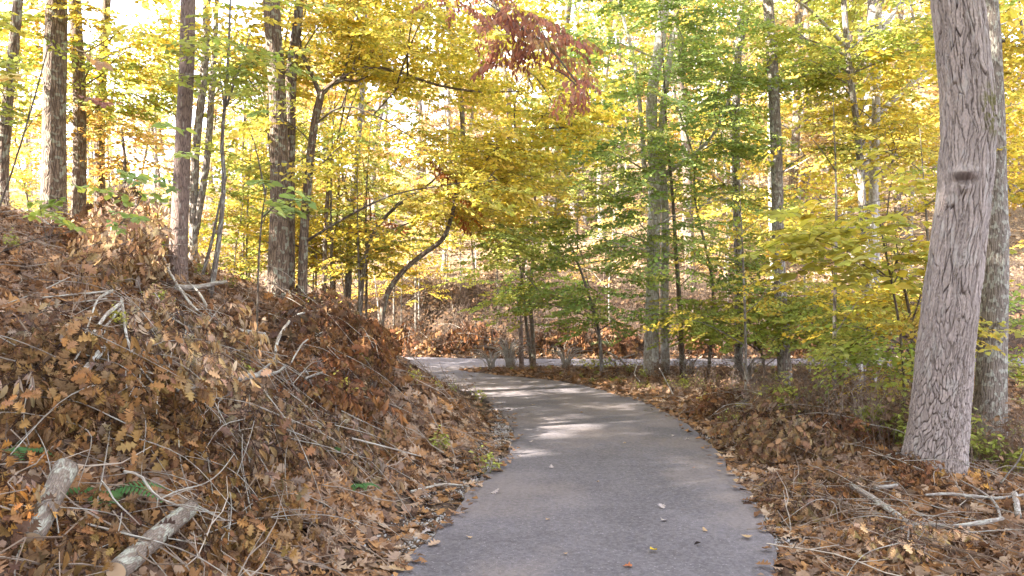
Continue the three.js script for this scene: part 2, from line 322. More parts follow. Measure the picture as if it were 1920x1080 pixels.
function limbTo(from, to, r, seed, sag = 0.12) {   // a bowed limb
  const R = rngOf(seed), d = to.clone().sub(from), len = d.length(), m = (t, up) => from.clone().addScaledVector(d, t).add(V((R() - 0.5) * 0.12 * len, up * len, (R() - 0.5) * 0.12 * len));
  return tube([[from, r], [m(0.3, sag * 0.7), r * 0.75], [m(0.65, sag), r * 0.5], [to, r * 0.18]], { radial: 6, per: 0.22, rough: 0.04, seed });
}
// A tree from its stem as seen in the photograph: stem = [[u, v, width in px], ...] from the base up, all at the depth where the base meets the ground
let treeSeed = 100;
function tree({ name = 'tree', label, category = 'tree', group, stem, d, bark = BARK.grey, top = 14, blobs = [], canopy = 0, canopyR = 3, canopyPal = PAL.yellow, canopyAt, pal = PAL.yellow, sp = SPRAY.fine, limbs = 5, radial = 14, stems = [], sc = 1, limbR = 1, lean, forks = 0, per = 0.3 }) {
  const seed = treeSeed += 13, R = rngOf(seed);
  const D = d ?? groundD(stem[0][0], stem[0][1]);
  const base = P(stem[0][0], stem[0][1], D); const gy = terrain(base.x, D); base.y = gy;
  const pts = stem.map(([u, v, w, dd]) => [P(u, v, D + (dd ?? 0)), w / 2 / F * D]);
  pts[0][0].y = gy - 0.25;
  const last = pts[pts.length - 1], prev = pts[pts.length - 2];
  if (top > last[0].y + 1) {
    const dir = last[0].clone().sub(prev[0]).normalize(); dir.x *= 0.6; dir.y = Math.max(0.6, dir.y);
    const h = top - last[0].y, p1 = last[0].clone().addScaledVector(dir, h * 0.4), p2 = last[0].clone().addScaledVector(dir, h).add(V((R() - 0.5) * h * 0.12, 0, (R() - 0.5) * h * 0.12));
    pts.push([p1, last[1] * 0.75], [p2, last[1] * 0.22]);
  }
  const g = thing(name, label, category, base.clone(), group), T = (geo) => geo.translate(-base.x, -base.y, -base.z);
  mesh('trunk', T(tube(pts, { radial, per, flare: 0.35, seed, rough: 0.07 })), bark, g);
  const nodes = pts.map((p) => p[0]);
  for (const st of stems) {   // named side limbs drawn from the photograph
    const sp2 = st.map(([u, v, w, dd]) => [P(u, v, D + (dd ?? 0)), w / 2 / F * D]); mesh('limb', T(tube(sp2, { radial: 8, per: 0.18, seed: seed + 1 })), bark, g); nodes.push(...sp2.map((p) => p[0]));
  }
  const curve = new THREE.CatmullRomCurve3(pts.map((p) => p[0])), dense = curve.getPoints(40).concat(nodes);
  const items = [];
  const foot = (target, drop) => { let best = dense[0], bd = 1e9; for (const p of dense) { if (p.y < gy + 0.6) continue; let q = Math.hypot(p.x - target.x, p.z - target.z) + Math.abs(target.y - drop - p.y) * 1.3; q *= 0.55 + 0.9 * R(); if (q < bd) { bd = q; best = p; } } return best; };
  for (const b of blobs) { // [u, v, ru, rv, depth offset, depth radius, sprays, palette?]
    const [u, v, ru, rv, od, rd, n, pl] = b, dd = D + od, c = P(u, v, dd), rx = ru / F * dd, ry = rv / F * dd, ends = [];
    const nl = Math.max(1, Math.round(limbs * Math.min(1, n / 60)));
    for (let i = 0; i < nl; i++) {
      const a = R() * 6.283, k = 0.35 + 0.6 * R(), to = c.clone().add(V(Math.cos(a) * rx * k, (R() - 0.5) * ry * 1.3, Math.sin(a) * rd * k));
      const fr = foot(to, 0.25 * Math.hypot(rx, rd) + 0.2), L = fr.distanceTo(to); if (L < 0.15) continue;
      mesh('limb', T(limbTo(fr, to, limbR * clamp(0.007 + 0.007 * L, 0.006, 0.04), seed + i * 7 + items.length, 0.06)), bark, g); ends.push([fr, to]); for (const t of [0.45, 0.7, 0.95]) dense.push(fr.clone().lerp(to, t).add(V(0, 0.05 * L * Math.sin(t * 3), 0)));   // later limbs may fork from this one
    }
    for (let i = 0; i < n; i++) {
      let p, yaw;
      if (ends.length && R() < 0.55) { const [f, t] = ends[Math.floor(R() * ends.length)]; p = f.clone().lerp(t, 0.35 + 0.7 * R()); const o = p.clone().sub(c); o.x /= rx * 1.25; o.y /= ry * 1.25; o.z /= rd * 1.25; if (o.length() > 1) continue; p.add(V((R() - 0.5) * 0.5, (R() - 0.5) * 0.25, (R() - 0.5) * 0.5)); yaw = Math.atan2(-(t.z - f.z), t.x - f.x) + (R() - 0.5) * 1.8; }
      else { let x, y, z; do { x = R() * 2 - 1; y = R() * 2 - 1; z = R() * 2 - 1; } while (x * x + y * y + z * z > 1); y = (Math.round(y * 3.2 + R() * 0.5) / 3.4); p = c.clone().add(V(x * rx, y * ry, z * rd)); yaw = Math.atan2(-(p.z - base.z), p.x - base.x) + (R() - 0.5) * 2.2; }
      if (p.y < terrain(p.x, -p.z) + 0.25) continue;
      items.push({ p, q: quat((R() - 0.5) * 0.6, yaw, (R() - 0.6) * 0.55), s: sc * (0.7 + 0.55 * R()), c: pick(R, pl ?? pal) });
    }
  }
  if (items.length) inst('crown', sp[seed % sp.length], LEAF, items, g, base);
  if (canopy) {                                          // the crown above the picture
    const tp = pts[pts.length - 1][0], lo = canopyAt ?? Math.max(last[0].y + 1.2, tp.y * 0.5), it = [];
    const nl = 7, ends = [];
    for (let i = 0; i < nl; i++) {
      const y = lerp(lo, tp.y, (i + 0.3) / nl), a = i * 2.4 + R(), fr = dense.reduce((q, p) => (Math.abs(p.y - y + 0.6) < Math.abs(q.y - y + 0.6) ? p : q)), rr = canopyR * (1 - 0.45 * i / nl) * (0.7 + 0.5 * R());
      const to = V(fr.x + Math.cos(a) * rr, y + 0.5 + rr * 0.35, fr.z + Math.sin(a) * rr);
      mesh('limb', T(limbTo(fr, to, 0.035 + 0.012 * rr, seed + i * 3, 0.08)), bark, g); ends.push([fr, to]);
    }
    for (let i = 0; i < canopy; i++) { const [f, t] = ends[Math.floor(R() * nl)], p = f.clone().lerp(t, 0.3 + 0.8 * R()).add(V((R() - 0.5) * 2.2, (R() - 0.4) * 1.5, (R() - 0.5) * 2.2)); it.push({ p, q: quat((R() - 0.5) * 0.9, R() * 6.283, (R() - 0.6) * 0.7), s: 0.7 + 0.6 * R(), c: pick(R, canopyPal) }); }
    inst('upper_crown', SPRAY.canopy[seed % 3], LEAF, it, g, base);
  }
  return g;
}

// ---------------------------------------------------------------- the big oak beside the driveway: bark plates as real relief
{
  const D = groundD(1752, 885), base = P(1752, 885, D); base.y = terrain(base.x, D);
  const ctr = [[1752, 885, 118], [1755, 850, 110], [1762, 780, 104], [1770, 690, 101], [1782, 580, 97], [1795, 470, 90], [1805, 390, 90], [1812, 330, 92], [1817, 250, 91], [1815, 180, 88], [1806, 90, 87], [1796, 0, 85], [1790, -70, 84]];
  const pts = ctr.map(([u, v, w]) => { const p = P(u, v, D); return [p.x - base.x, p.y - base.y, p.z - base.z, w / 2 / F * D]; });
  pts[0][1] = Math.min(pts[0][1], 0) - 0.12;
  pts.push([pts.at(-1)[0] + 0.1, 9, -0.1, 0.25], [pts.at(-1)[0] + 0.4, 14, -0.5, 0.16], [pts.at(-1)[0], 19, -0.4, 0.05]);
  const cur = new THREE.CatmullRomCurve3(pts.map((p) => V(p[0], p[1], p[2])), false, 'centripetal');
  const atY = (y) => { let j = 0; while (j + 2 < pts.length && pts[j + 1][1] < y) j++; const a = pts[j], b = pts[j + 1], t = clamp((y - a[1]) / (b[1] - a[1])); const s = t * t * (3 - 2 * t) * 0.5 + t * 0.5; return [lerp(a[0], b[0], s), lerp(a[2], b[2], s), lerp(a[3], b[3], t)]; };
  const A = 400, ys = []; for (let y = pts[0][1]; y < 5.7; y += 0.0072) ys.push(y); for (let y = 5.75; y < 19; y += 0.25) ys.push(y);
  const pos = [], col = [], idx = [], PER = 42;
  const knot = { y: P(1803, 332, D).y - base.y, th: -0.60 };       // angle measured from the side that faces the eye
  const moss = { y: P(1860, 215, D).y - base.y, th: 0.52 };
  let yCell = 0, yPrev = ys[0];
  for (const y of ys) {
    yCell += (y - yPrev) / lerp(0.42, 0.15, sstep(2.6, 0.7, y)); yPrev = y;
    const [cx, cz, r] = atY(y), root = Math.exp(-Math.max(0, y + 0.05) / 0.28);
    for (let a = 0; a <= A; a++) {
      const th = (a % A) / A * Math.PI * 2 - Math.PI, X = (a % A) / A * PER;           // th = 0 faces +z
      const ky = (y - knot.y), kt = (th - knot.th) * r, kd = Math.hypot(kt / 0.18, ky / 0.17);
      const fl = sstep(2.2, 0.9, y);                           // long plates above, a short diamond net near the foot
      const swirl = Math.exp(-kd * kd * 0.5);
      const xx = X + (vnoise(X * 0.25, y * 1.4, 301) - 0.5) * 1.6 + (vnoise(X * 0.8, y * 8, 305) - 0.5) * 0.9;
      const plate = (per, yy, sd) => { const q = xx * per / PER; return worley(q, yy + (vnoise(q * 0.9, 0, sd + 6) - 0.5) * 2.2, sd); };
      const [a1, a2, ida] = plate(38, yCell, 311), [b1, b2, idb] = plate(62, yCell * 1.25, 371), id = lerp(ida, idb, fl);
      const worn = 0.6 + 0.4 * sstep(0.32, 0.55, vnoise(X * 0.8, y * 3.1, 323));
      const gap = lerp(1, lerp(sstep(0.0, 0.13, a2 - a1), sstep(0.0, 0.20, b2 - b1), fl), lerp(worn, 0.9, fl) * (1 - 0.6 * clamp(swirl)));
      let h = gap * lerp(0.022 + 0.012 * id, 0.016 + 0.006 * id, fl) + 0.006 * vnoise(X * 3, y * 40, 320) + 0.008 * vnoise(X * 1.3, y * 9, 321) * (1 - fl) + 0.014 * (vnoise(X * 0.15, y * 1.2, 330) - 0.5);
      // knot: a rolled brow over a shadowed hollow
      const brow = Math.exp(-(((kt) / 0.10) ** 2) - (((ky - 0.02) / 0.06) ** 2)), hollow = Math.exp(-(((kt - 0.01) / 0.085) ** 2) - (((ky + 0.07) / 0.032) ** 2)), lip = Math.exp(-(((kt) / 0.12) ** 2) - (((ky + 0.15) / 0.06) ** 2));
      h += 0.115 * brow - 0.07 * hollow + 0.03 * lip;
      const rr = r * (1 + 0.02 * Math.sin(th * 3 + 1)) + root * r * (0.02 + 0.12 * Math.sin(th * 2.5 + 0.7) ** 2) + h - 0.034;
      pos.push(cx + Math.sin(th) * rr, y, cz + Math.cos(th) * rr);
      const md = Math.hypot((th - moss.th) * r / 0.15, (y - moss.y) / 0.26), ms = clamp(1.5 - md) * sstep(0.35, 0.6, fbm(X * 1.5, y * 22, 3, 340));
      const fine = 0.78 + 0.44 * vnoise(X * 4, y * 45, 350), lich = sstep(0.62, 0.75, fbm(X * 0.7 + 3, y * 6, 3, 360)) * 0.5 * gap;
      const pl = [0.29, 0.242, 0.222], pg = [0.075, 0.053, 0.044], lc = [0.40, 0.375, 0.35], mc = [0.13, 0.115, 0.045];
      for (let k = 0; k < 3; k++) { let c = lerp(pg[k], pl[k] * (0.8 + 0.4 * id), gap) * fine; c = lerp(c, lc[k], lich); c = lerp(c, mc[k], clamp(ms * 1.4)); col.push(c); }
    }
  }
  const w = A + 1; for (let j = 0; j + 1 < ys.length; j++) for (let a = 0; a < A; a++) { const o = j * w + a; idx.push(o, o + 1, o + w + 1, o, o + w + 1, o + w); }
  const g = new THREE.BufferGeometry(); g.setAttribute('position', new THREE.Float32BufferAttribute(pos, 3)); g.setAttribute('color', new THREE.Float32BufferAttribute(col, 3)); g.setIndex(idx); g.computeVertexNormals();
  const t = thing('oak_tree', 'big grey oak with plated bark and a knot beside the driveway', 'tree', base);
  mesh('trunk', g, new THREE.MeshStandardMaterial({ vertexColors: true, roughness: 0.95 }), t);
  const R = rngOf(77), it = [], ends = [];
  for (let i = 0; i < 9; i++) { const y = 7.5 + i * 1.2, [cx, cz] = atY(y), a = i * 2.4 + 0.4, rr = 4.2 - i * 0.25, fr = V(cx, y, cz), to = V(cx + Math.cos(a) * rr, y + 1.4, cz + Math.sin(a) * rr); mesh('limb', limbTo(fr, to, 0.09, 500 + i, 0.1), BARK.grey, t); ends.push([fr, to]); }
  for (let i = 0; i < 150; i++) { const [f, e] = ends[Math.floor(R() * 9)], p = f.clone().lerp(e, 0.3 + 0.8 * R()).add(V((R() - 0.5) * 2.4, (R() - 0.4) * 1.5, (R() - 0.5) * 2.4)); it.push({ p, q: quat((R() - 0.5) * 0.9, R() * 6.28, (R() - 0.6) * 0.7), s: 0.7 + 0.6 * R(), c: pick(R, PAL.yellowgreen) }); }
  inst('crown', SPRAY.canopy[0], LEAF, it, t);
}

// ---------------------------------------------------------------- trees that can be told apart, each from its stem in the photograph
// left bank
tree({ label: 'thin leaning dark tree at the far end of the left bank crest', stem: [[2, 380, 20], [8, 260, 19], [20, 140, 18], [34, 0, 17]], d: 11, bark: BARK.dark, top: 12, canopy: 30, blobs: [[30, 120, 60, 100, 0, 1.2, 28, PAL.yellowgreen]] });
tree({ label: 'thick dark furrowed trunk on the crest of the left bank', stem: [[100, 395, 44], [102, 250, 39], [103, 120, 38], [106, 0, 37]], d: 12, bark: BARK.dark, top: 17, radial: 20, canopy: 30, canopyR: 3.6 });
tree({ label: 'straight dark trunk just right of the thick furrowed trunk on the bank', stem: [[146, 390, 26], [150, 250, 23], [147, 120, 22], [140, 0, 21]], d: 13.5, bark: BARK.dark, top: 15, canopy: 30, blobs: [[200, 70, 150, 80, 0, 1.6, 95, PAL.yellow], [110, 50, 110, 70, -0.4, 1.4, 44, PAL.yellowgreen], [180, 190, 100, 80, 0.4, 1.5, 46, PAL.yellowgreen]], limbs: 6 });
tree({ label: 'slender dark trunk with yellow leaves behind the bank brush', stem: [[190, 395, 20], [187, 250, 18], [192, 120, 16], [200, 0, 15]], d: 15, bark: BARK.dark, top: 13, canopy: 22, blobs: [[235, 240, 60, 60, 0, 1.2, 14, PAL.gold], [290, 120, 110, 110, 1, 1.8, 46, PAL.yellowgreen]] });
tree({ name: 'sapling', label: 'crooked little sapling with orange leaves behind the hanging dead leaves', stem: [[228, 380, 7], [234, 300, 6], [228, 240, 4]], d: 14, bark: BARK.dark, top: 0, blobs: [[235, 270, 45, 40, 0, 0.8, 16, PAL.gold]], limbs: 3, radial: 7 });
tree({ label: 'straight brown trunk with lichened foot standing in the bank brush', stem: [[330, 532, 37], [336, 440, 31], [343, 260, 28], [350, 120, 27], [353, 0, 26]], bark: BARK.brown, top: 16, radial: 20, per: 0.12, canopy: 26, canopyR: 3 });
tree({ label: 'grey twin trunk behind the straight brown trunk', stem: [[362, 470, 16], [366, 300, 15], [384, 120, 14], [388, 0, 13]], d: 13.5, bark: BARK.grey, top: 13, canopy: 22, stems: [[[366, 440, 14], [388, 300, 13], [396, 190, 12], [404, 60, 10], [408, -30, 8]]], blobs: [[400, 130, 70, 110, 0, 1, 34, PAL.yellowgreen], [310, 150, 60, 60, 1, 1.2, 12, PAL.yellowgreen], [380, 360, 60, 40, 0, 0.8, 10, PAL.yellowgreen]] });
tree({ name: 'sapling', label: 'thin crooked grey stem close behind the straight brown trunk', stem: [[388, 528, 12], [412, 440, 9], [420, 330, 8], [416, 270, 7], [426, 150, 5], [432, 0, 4]], d: 9.4, bark: BARK.grey, top: 8, radial: 9, blobs: [[440, 100, 70, 90, 0, 0.8, 22, PAL.yellowgreen]], stems: [[[380, 515, 7], [400, 440, 6], [412, 380, 4], [426, 330, 2]], [[424, 200, 5], [455, 110, 4], [470, 60, 2]]] });
tree({ label: 'thick twin trunk with peeling bark where the bank turns', stem: [[520, 566, 40], [522, 480, 37], [524, 330, 34], [520, 180, 32], [508, 0, 30]], bark: BARK.dark, top: 17, radial: 22, per: 0.12, canopy: 24, canopyR: 3.4, stems: [[[540, 540, 26, 0.25], [541, 400, 25, 0.3], [543, 250, 24, 0.3], [546, 140, 22, 0.3], [560, 20, 18, 0.3], [566, -80, 12, 0.3]]], blobs: [[560, 60, 110, 80, 0.5, 1.3, 60, PAL.yellow], [500, 330, 60, 60, -0.4, 0.7, 8, PAL.yellowgreen]] });
tree({ label: 'forked tree with a limb arching over towards the driveway', stem: [[566, 545, 19], [570, 440, 17], [578, 340, 16], [590, 230, 15], [603, 172, 14]], d: 11.6, bark: BARK.dark, top: 0, radial: 14, per: 0.15, limbs: 7,
  stems: [[[601, 180, 11], [585, 140, 8], [566, 100, 7], [556, 60, 6], [560, -40, 5], [570, -180, 3]], [[602, 178, 11], [625, 155, 9], [660, 138, 8], [715, 128, 7], [760, 140, 6], [830, 162, 5, 0.2], [905, 172, 4, 0.4], [1000, 170, 2, 0.5]], [[604, 172, 9], [640, 150, 6], [672, 152, 5], [690, 143, 3]], [[590, 235, 5], [640, 200, 4], [700, 215, 3], [780, 262, 2]]],
  blobs: [[680, 60, 200, 100, 0.6, 2, 105, PAL.lemon], [830, 110, 170, 100, 0.5, 2, 100, PAL.lemon], [950, 225, 160, 110, 0.4, 1.8, 105, PAL.lemon], [880, 320, 140, 80, 0.2, 1.5, 60, PAL.lemon], [760, -40, 280, 80, 0.8, 2, 70, PAL.lemon], [590, 260, 100, 70, 0.4, 1.2, 24, PAL.lemon], [1030, 140, 100, 80, 0.5, 1.4, 36, PAL.lemon]] });
tree({ label: 'dark bowed tree leaning out over the bank and carrying red leaves aloft', stem: [[708, 604, 12], [724, 556, 11], [754, 510, 10], [794, 476, 9], [830, 448, 8.5], [848, 400, 8], [858, 340, 7], [868, 265, 9], [860, 150, 9], [840, 20, 8], [825, -120, 6]], d: 14.5, bark: BARK.dark, top: 0, radial: 10, per: 0.12, limbs: 6,
  stems: [[[825, -110, 7], [850, -40, 6, -2.2], [900, -20, 4, -5], [960, 40, 3, -6], [1030, 90, 2.4, -6.4], [1085, 160, 1.6, -6.6]]],
  sp: SPRAY.red, sc: 0.52, blobs: [[885, -12, 66, 18, -5.3, 0.5, 20, PAL.red], [950, 40, 72, 24, -6.0, 0.5, 28, PAL.red], [1025, 76, 64, 28, -6.3, 0.5, 22, PAL.red], [1074, 150, 34, 26, -6.5, 0.3, 9, PAL.red], [985, 112, 26, 10, -6, 0.2, 3, PAL.red], [830, 330, 50, 40, 0, 0.6, 12, PAL.russet], [860, 370, 40, 25, 0, 0.5, 6, PAL.russet]] });
tree({ name: 'sapling', label: 'grey bent stem crossing behind the dark bowed tree', stem: [[668, 545, 9], [688, 470, 8], [704, 430, 7], [745, 385, 6], [805, 345, 4], [850, 300, 2]], d: 15.5, bark: BARK.grey, top: 0, radial: 8, limbs: 2, blobs: [[930, 360, 120, 80, -0.5, 1.5, 120, PAL.yellow], [900, 280, 110, 60, -1, 1.2, 60, PAL.yellow], [800, 400, 100, 60, 0, 1.3, 50, PAL.yellow], [960, 460, 90, 50, -0.4, 1.2, 34, PAL.yellowgreen]] });
tree({ label: 'thin straight tree rising from the hollow behind the bank nose', stem: [[650, 560, 13], [656, 440, 12], [668, 300, 11], [680, 160, 10], [684, 40, 9]], d: 17, bark: BARK.grey, top: 12, canopy: 22, blobs: [[620, 420, 80, 70, 0, 1.5, 30, PAL.yellow], [700, 470, 80, 60, 0, 1.5, 34, PAL.yellow], [640, 300, 70, 60, 0, 1.3, 16, PAL.gold], [680, 395, 26, 60, -0.5, 0.6, 10, PAL.russet]] });
tree({ name: 'sapling', label: 'thin dark stem between the forked tree and the thin straight tree', stem: [[606, 545, 9], [612, 400, 8], [622, 300, 6], [640, 230, 4]], d: 14, bark: BARK.dark, top: 7, radial: 8, blobs: [[560, 460, 80, 60, 1, 1.2, 30, PAL.yellow], [480, 440, 70, 60, 2, 1.4, 26, PAL.yellowgreen], [470, 500, 60, 40, 1, 1, 16, PAL.yellowgreen]] });
tree({ name: 'sapling', label: 'small green-leaved sapling in front of the thick twin trunk', stem: [[480, 560, 4], [486, 470, 4], [492, 400, 3], [500, 350, 2]], d: 8, bark: BARK.dark, top: 0, radial: 6, sp: SPRAY.big, sc: 0.8, limbs: 2, blobs: [[490, 370, 26, 26, 0, 0.2, 4, PAL.green], [530, 366, 20, 18, 0, 0.2, 3, PAL.green], [480, 250, 20, 30, 0, 0.2, 2, PAL.green]] });
// the middle: island between driveway and road
tree({ label: 'stout pale twin trunk covered in green leaves at the inside of the bend', stem: [[1222, 706, 29], [1222, 600, 25], [1226, 450, 24], [1228, 330, 22], [1222, 190, 21], [1240, 60, 20], [1248, -40, 18]], bark: BARK.pale, top: 17, radial: 18, per: 0.2, canopy: 30, canopyR: 3.6, limbs: 7,
  stems: [[[1248, 700, 18, 0.15], [1246, 560, 16, 0.15], [1247, 400, 15, 0.1], [1240, 250, 13, 0], [1262, 60, 10, 0]], [[1228, 345, 12], [1210, 320, 10], [1205, 260, 9], [1190, 120, 7], [1160, 0, 5]], [[1240, 330, 9], [1300, 290, 7], [1345, 240, 6], [1380, 140, 4]]],
  blobs: [[1190, 60, 150, 85, -1, 2, 150, PAL.green], [1320, 130, 130, 95, -1, 2, 130, PAL.green], [1140, 210, 110, 75, -1.5, 1.8, 95, PAL.green], [1280, 260, 130, 70, -1, 1.8, 105, PAL.green], [1130, 330, 110, 60, -1.5, 1.6, 75, PAL.green], [1270, 400, 140, 60, -1, 1.6, 55, PAL.green], [1200, 470, 150, 50, -1.2, 1.6, 55, PAL.green], [1330, 40, 120, 60, 0, 2, 50, PAL.yellowgreen], [1360, 330, 70, 90, 0, 1.5, 30, PAL.yellowgreen]] });
tree({ name: 'sapling', label: 'low spreading green sapling hanging over the bend', stem: [[1130, 700, 7], [1122, 620, 6], [1100, 540, 5], [1060, 440, 4], [1030, 400, 2]], bark: BARK.grey, top: 0, radial: 8, limbs: 7, blobs: [[1080, 530, 110, 45, -0.6, 1.4, 60, PAL.green], [1010, 450, 100, 45, -0.4, 1.4, 44, PAL.yellowgreen], [1150, 590, 90, 35, -0.6, 1.2, 36, PAL.green], [1000, 540, 80, 40, 0.5, 1.2, 26, PAL.yellowgreen], [1060, 390, 80, 45, -0.4, 1.2, 34, PAL.yellowgreen]] });
tree({ name: 'sapling', label: 'reddish slender stem at the tip of the roadside island', stem: [[979, 692, 9], [976, 620, 8], [972, 560, 7], [985, 480, 5], [990, 380, 3]], bark: BARK.brown, top: 0, radial: 8, blobs: [[950, 510, 70, 40, 0, 1, 18, PAL.yellowgreen]] });
tree({ name: 'sapling', label: 'pair of dark slender stems beside the reddish stem', stem: [[1001, 694, 10], [998, 620, 8], [994, 560, 7], [1000, 470, 6], [1004, 340, 4]], bark: BARK.dark, top: 0, radial: 8, stems: [[[998, 690, 8, 0.1], [986, 600, 6, 0.1], [978, 520, 5, 0.1], [960, 420, 3, 0.1]]], blobs: [[1010, 330, 60, 60, 0, 1, 16, PAL.yellow], [1000, 550, 60, 35, 0, 0.9, 14, PAL.yellowgreen]] });
tree({ name: 'sapling', label: 'thin dark stem to the right of the stout twin trunk', stem: [[1280, 708, 10], [1276, 600, 9], [1268, 480, 8], [1262, 380, 6], [1250, 240, 4]], bark: BARK.dark, top: 9, radial: 8, blobs: [[1310, 500, 90, 45, -0.3, 1.3, 30, PAL.green], [1330, 580, 80, 40, -0.5, 1.2, 30, PAL.yellowgreen]] });
tree({ label: 'tall thin tree with a hooked side limb between the twin trunk and the spotted trunk', stem: [[1385, 735, 17], [1386, 560, 16], [1382, 400, 15], [1380, 200, 14], [1390, 0, 13]], d: 17.4, bark: BARK.grey, top: 16, canopy: 20, canopyPal: PAL.yellowgreen, stems: [[[1381, 250, 8], [1365, 180, 6], [1390, 90, 5], [1405, 20, 4], [1410, -60, 2]]], blobs: [[1400, 190, 80, 100, 0.5, 1.5, 34, PAL.yellowgreen], [1410, 440, 80, 60, 0, 1.4, 24, PAL.yellowgreen], [1420, 560, 70, 40, -1, 1.2, 26, PAL.yellowgreen]] });
tree({ label: 'tall straight spotted trunk rooted on the right-hand slope', stem: [[1476, 752, 27], [1468, 640, 23], [1460, 480, 22], [1456, 300, 21], [1448, 120, 20], [1440, 0, 19]], bark: BARK.grey, top: 19, radial: 16, per: 0.15, canopy: 24, canopyR: 3.4, canopyPal: PAL.yellowgreen, limbs: 4, blobs: [[1500, 110, 90, 45, 0, 1.3, 26, PAL.yellowgreen], [1510, 240, 80, 50, 0, 1.3, 16, PAL.yellowgreen], [1500, 400, 70, 50, 0, 1.3, 16, PAL.yellowgreen]] });
tree({ label: 'slim crooked spotted tree leaning left in front of a thick mottled trunk', stem: [[1640, 700, 15], [1630, 560, 14], [1618, 400, 13], [1608, 250, 12], [1592, 120, 11], [1582, 0, 10]], d: 15, bark: BARK.grey, top: 14, canopy: 22, canopyPal: PAL.yellowgreen, stems: [[[1612, 360, 6], [1600, 320, 5], [1592, 305, 3]], [[1590, 105, 6], [1545, 85, 4], [1500, 70, 2]]], blobs: [[1560, 80, 130, 55, 0, 1.6, 60, PAL.yellowgreen], [1660, 60, 110, 80, 0, 1.6, 60, PAL.yellowgreen], [1650, 180, 90, 70, 0.4, 1.4, 50, PAL.yellow], [1680, 280, 80, 70, 0.5, 1.4, 50, PAL.yellow], [1600, 230, 70, 50, 0.3, 1.2, 22, PAL.yellow]], limbs: 6 });
tree({ label: 'thick mottled trunk among yellow leaves behind the slim crooked tree', stem: [[1628, 740, 34], [1632, 560, 30], [1634, 400, 28], [1632, 250, 27], [1636, 80, 24], [1640, -20, 22]], d: 19, bark: BARK.grey, top: 17, canopy: 20, blobs: [[1620, 400, 90, 70, -1, 1.6, 40, PAL.yellow], [1560, 330, 70, 60, 0, 1.5, 16, PAL.yellow], [1690, 130, 70, 110, 0.5, 1.5, 40, PAL.yellow]] });
tree({ label: 'pale lit trunk standing low in the gully by the road', stem: [[1606, 770, 26], [1610, 700, 22], [1620, 600, 20], [1632, 480, 18], [1640, 300, 16]], d: 16.2, bark: BARK.pale, top: 12, canopy: 30, blobs: [[1560, 590, 100, 45, -1.5, 1.5, 50, PAL.yellowgreen], [1640, 560, 90, 50, -1.5, 1.4, 46, PAL.yellow]] });
tree({ label: 'thick lichened trunk standing close behind the big oak', stem: [[1850, 900, 62], [1856, 760, 54], [1862, 600, 48], [1866, 450, 45], [1862, 250, 42], [1854, 90, 40], [1850, 0, 38]], d: 10.2, bark: BARK.grey, top: 18, radial: 22, per: 0.15, canopy: 24, canopyR: 3.5, blobs: [[1900, 100, 60, 120, 0.5, 1.2, 40, PAL.yellow], [1895, 320, 50, 90, 0.5, 1, 26, PAL.yellow], [1890, 560, 60, 80, 0.4, 1, 26, PAL.green], [1910, 700, 40, 60, 0.3, 0.8, 16, PAL.yellowgreen]] });
tree({ name: 'sapling', label: 'low yellow-green understory sapling spread across the right-hand slope', stem: [[1440, 740, 6], [1432, 680, 5], [1420, 640, 4], [1400, 590, 2]], bark: BARK.dark, top: 0, radial: 7, limbs: 8, blobs: [[1370, 600, 90, 36, 0, 1.2, 55, PAL.yellowgreen], [1450, 585, 100, 40, 0.2, 1.3, 60, PAL.yellowgreen], [1540, 620, 90, 34, 0, 1.2, 50, PAL.yellowgreen], [1500, 540, 90, 30, 0.5, 1.2, 24, PAL.yellowgreen]] });
tree({ name: 'sapling', label: 'thin forked sapling with yellow leaves beside the big oak foot', stem: [[1716, 690, 7], [1706, 590, 6], [1690, 520, 5], [1676, 470, 3]], d: 10.5, bark: BARK.dark, top: 0, radial: 7, limbs: 5, stems: [[[1708, 610, 4], [1730, 540, 3], [1742, 470, 2]]], blobs: [[1690, 560, 60, 70, 0.2, 1, 30, PAL.yellow], [1650, 640, 80, 40, 0, 1, 26, PAL.yellowgreen], [1700, 720, 50, 50, 0.6, 0.8, 16, PAL.yellow]] });
tree({ name: 'sapling', label: 'sapling with large pale yellow leaves left of the big oak', stem: [[1700, 800, 6], [1690, 640, 5], [1670, 520, 4], [1650, 420, 3]], d: 9.7, bark: BARK.dark, top: 0, radial: 7, sp: SPRAY.big, sc: 0.95, limbs: 7, blobs: [[1560, 430, 80, 70, 0, 0.6, 28, PAL.pale], [1640, 440, 70, 80, 0, 0.6, 34, PAL.pale], [1670, 310, 40, 30, 0, 0.4, 7, PAL.pale], [1680, 520, 45, 60, 0.2, 0.5, 14, PAL.pale], [1590, 510, 60, 40, 0, 0.5, 10, PAL.pale]] });
tree({ name: 'sapling', label: 'young sapling of big green and pink leaves rising from the near bank', stem: [[-60, 700, 5], [-50, 560, 4], [-20, 440, 4], [20, 330, 3], [60, 200, 3], [90, 90, 2]], d: 4.8, bark: BARK.dark, top: 0, radial: 7, sp: SPRAY.big, sc: 0.42, limbR: 0.35, limbs: 2, blobs: [[240, 420, 40, 24, 0.1, 0.2, 4, PAL.green], [230, 345, 70, 30, 0.1, 0.3, 5, PAL.green], [90, 370, 50, 26, 0.1, 0.2, 4, PAL.yellowgreen], [275, 300, 40, 18, 0, 0.2, 3, PAL.green], [110, 185, 30, 18, 0, 0.15, 3, PAL.red], [115, 95, 22, 10, 0, 0.1, 1, PAL.red], [50, 150, 30, 16, 0, 0.15, 2, PAL.gold], [70, 420, 40, 24, 0, 0.2, 3, PAL.yellowgreen]] });

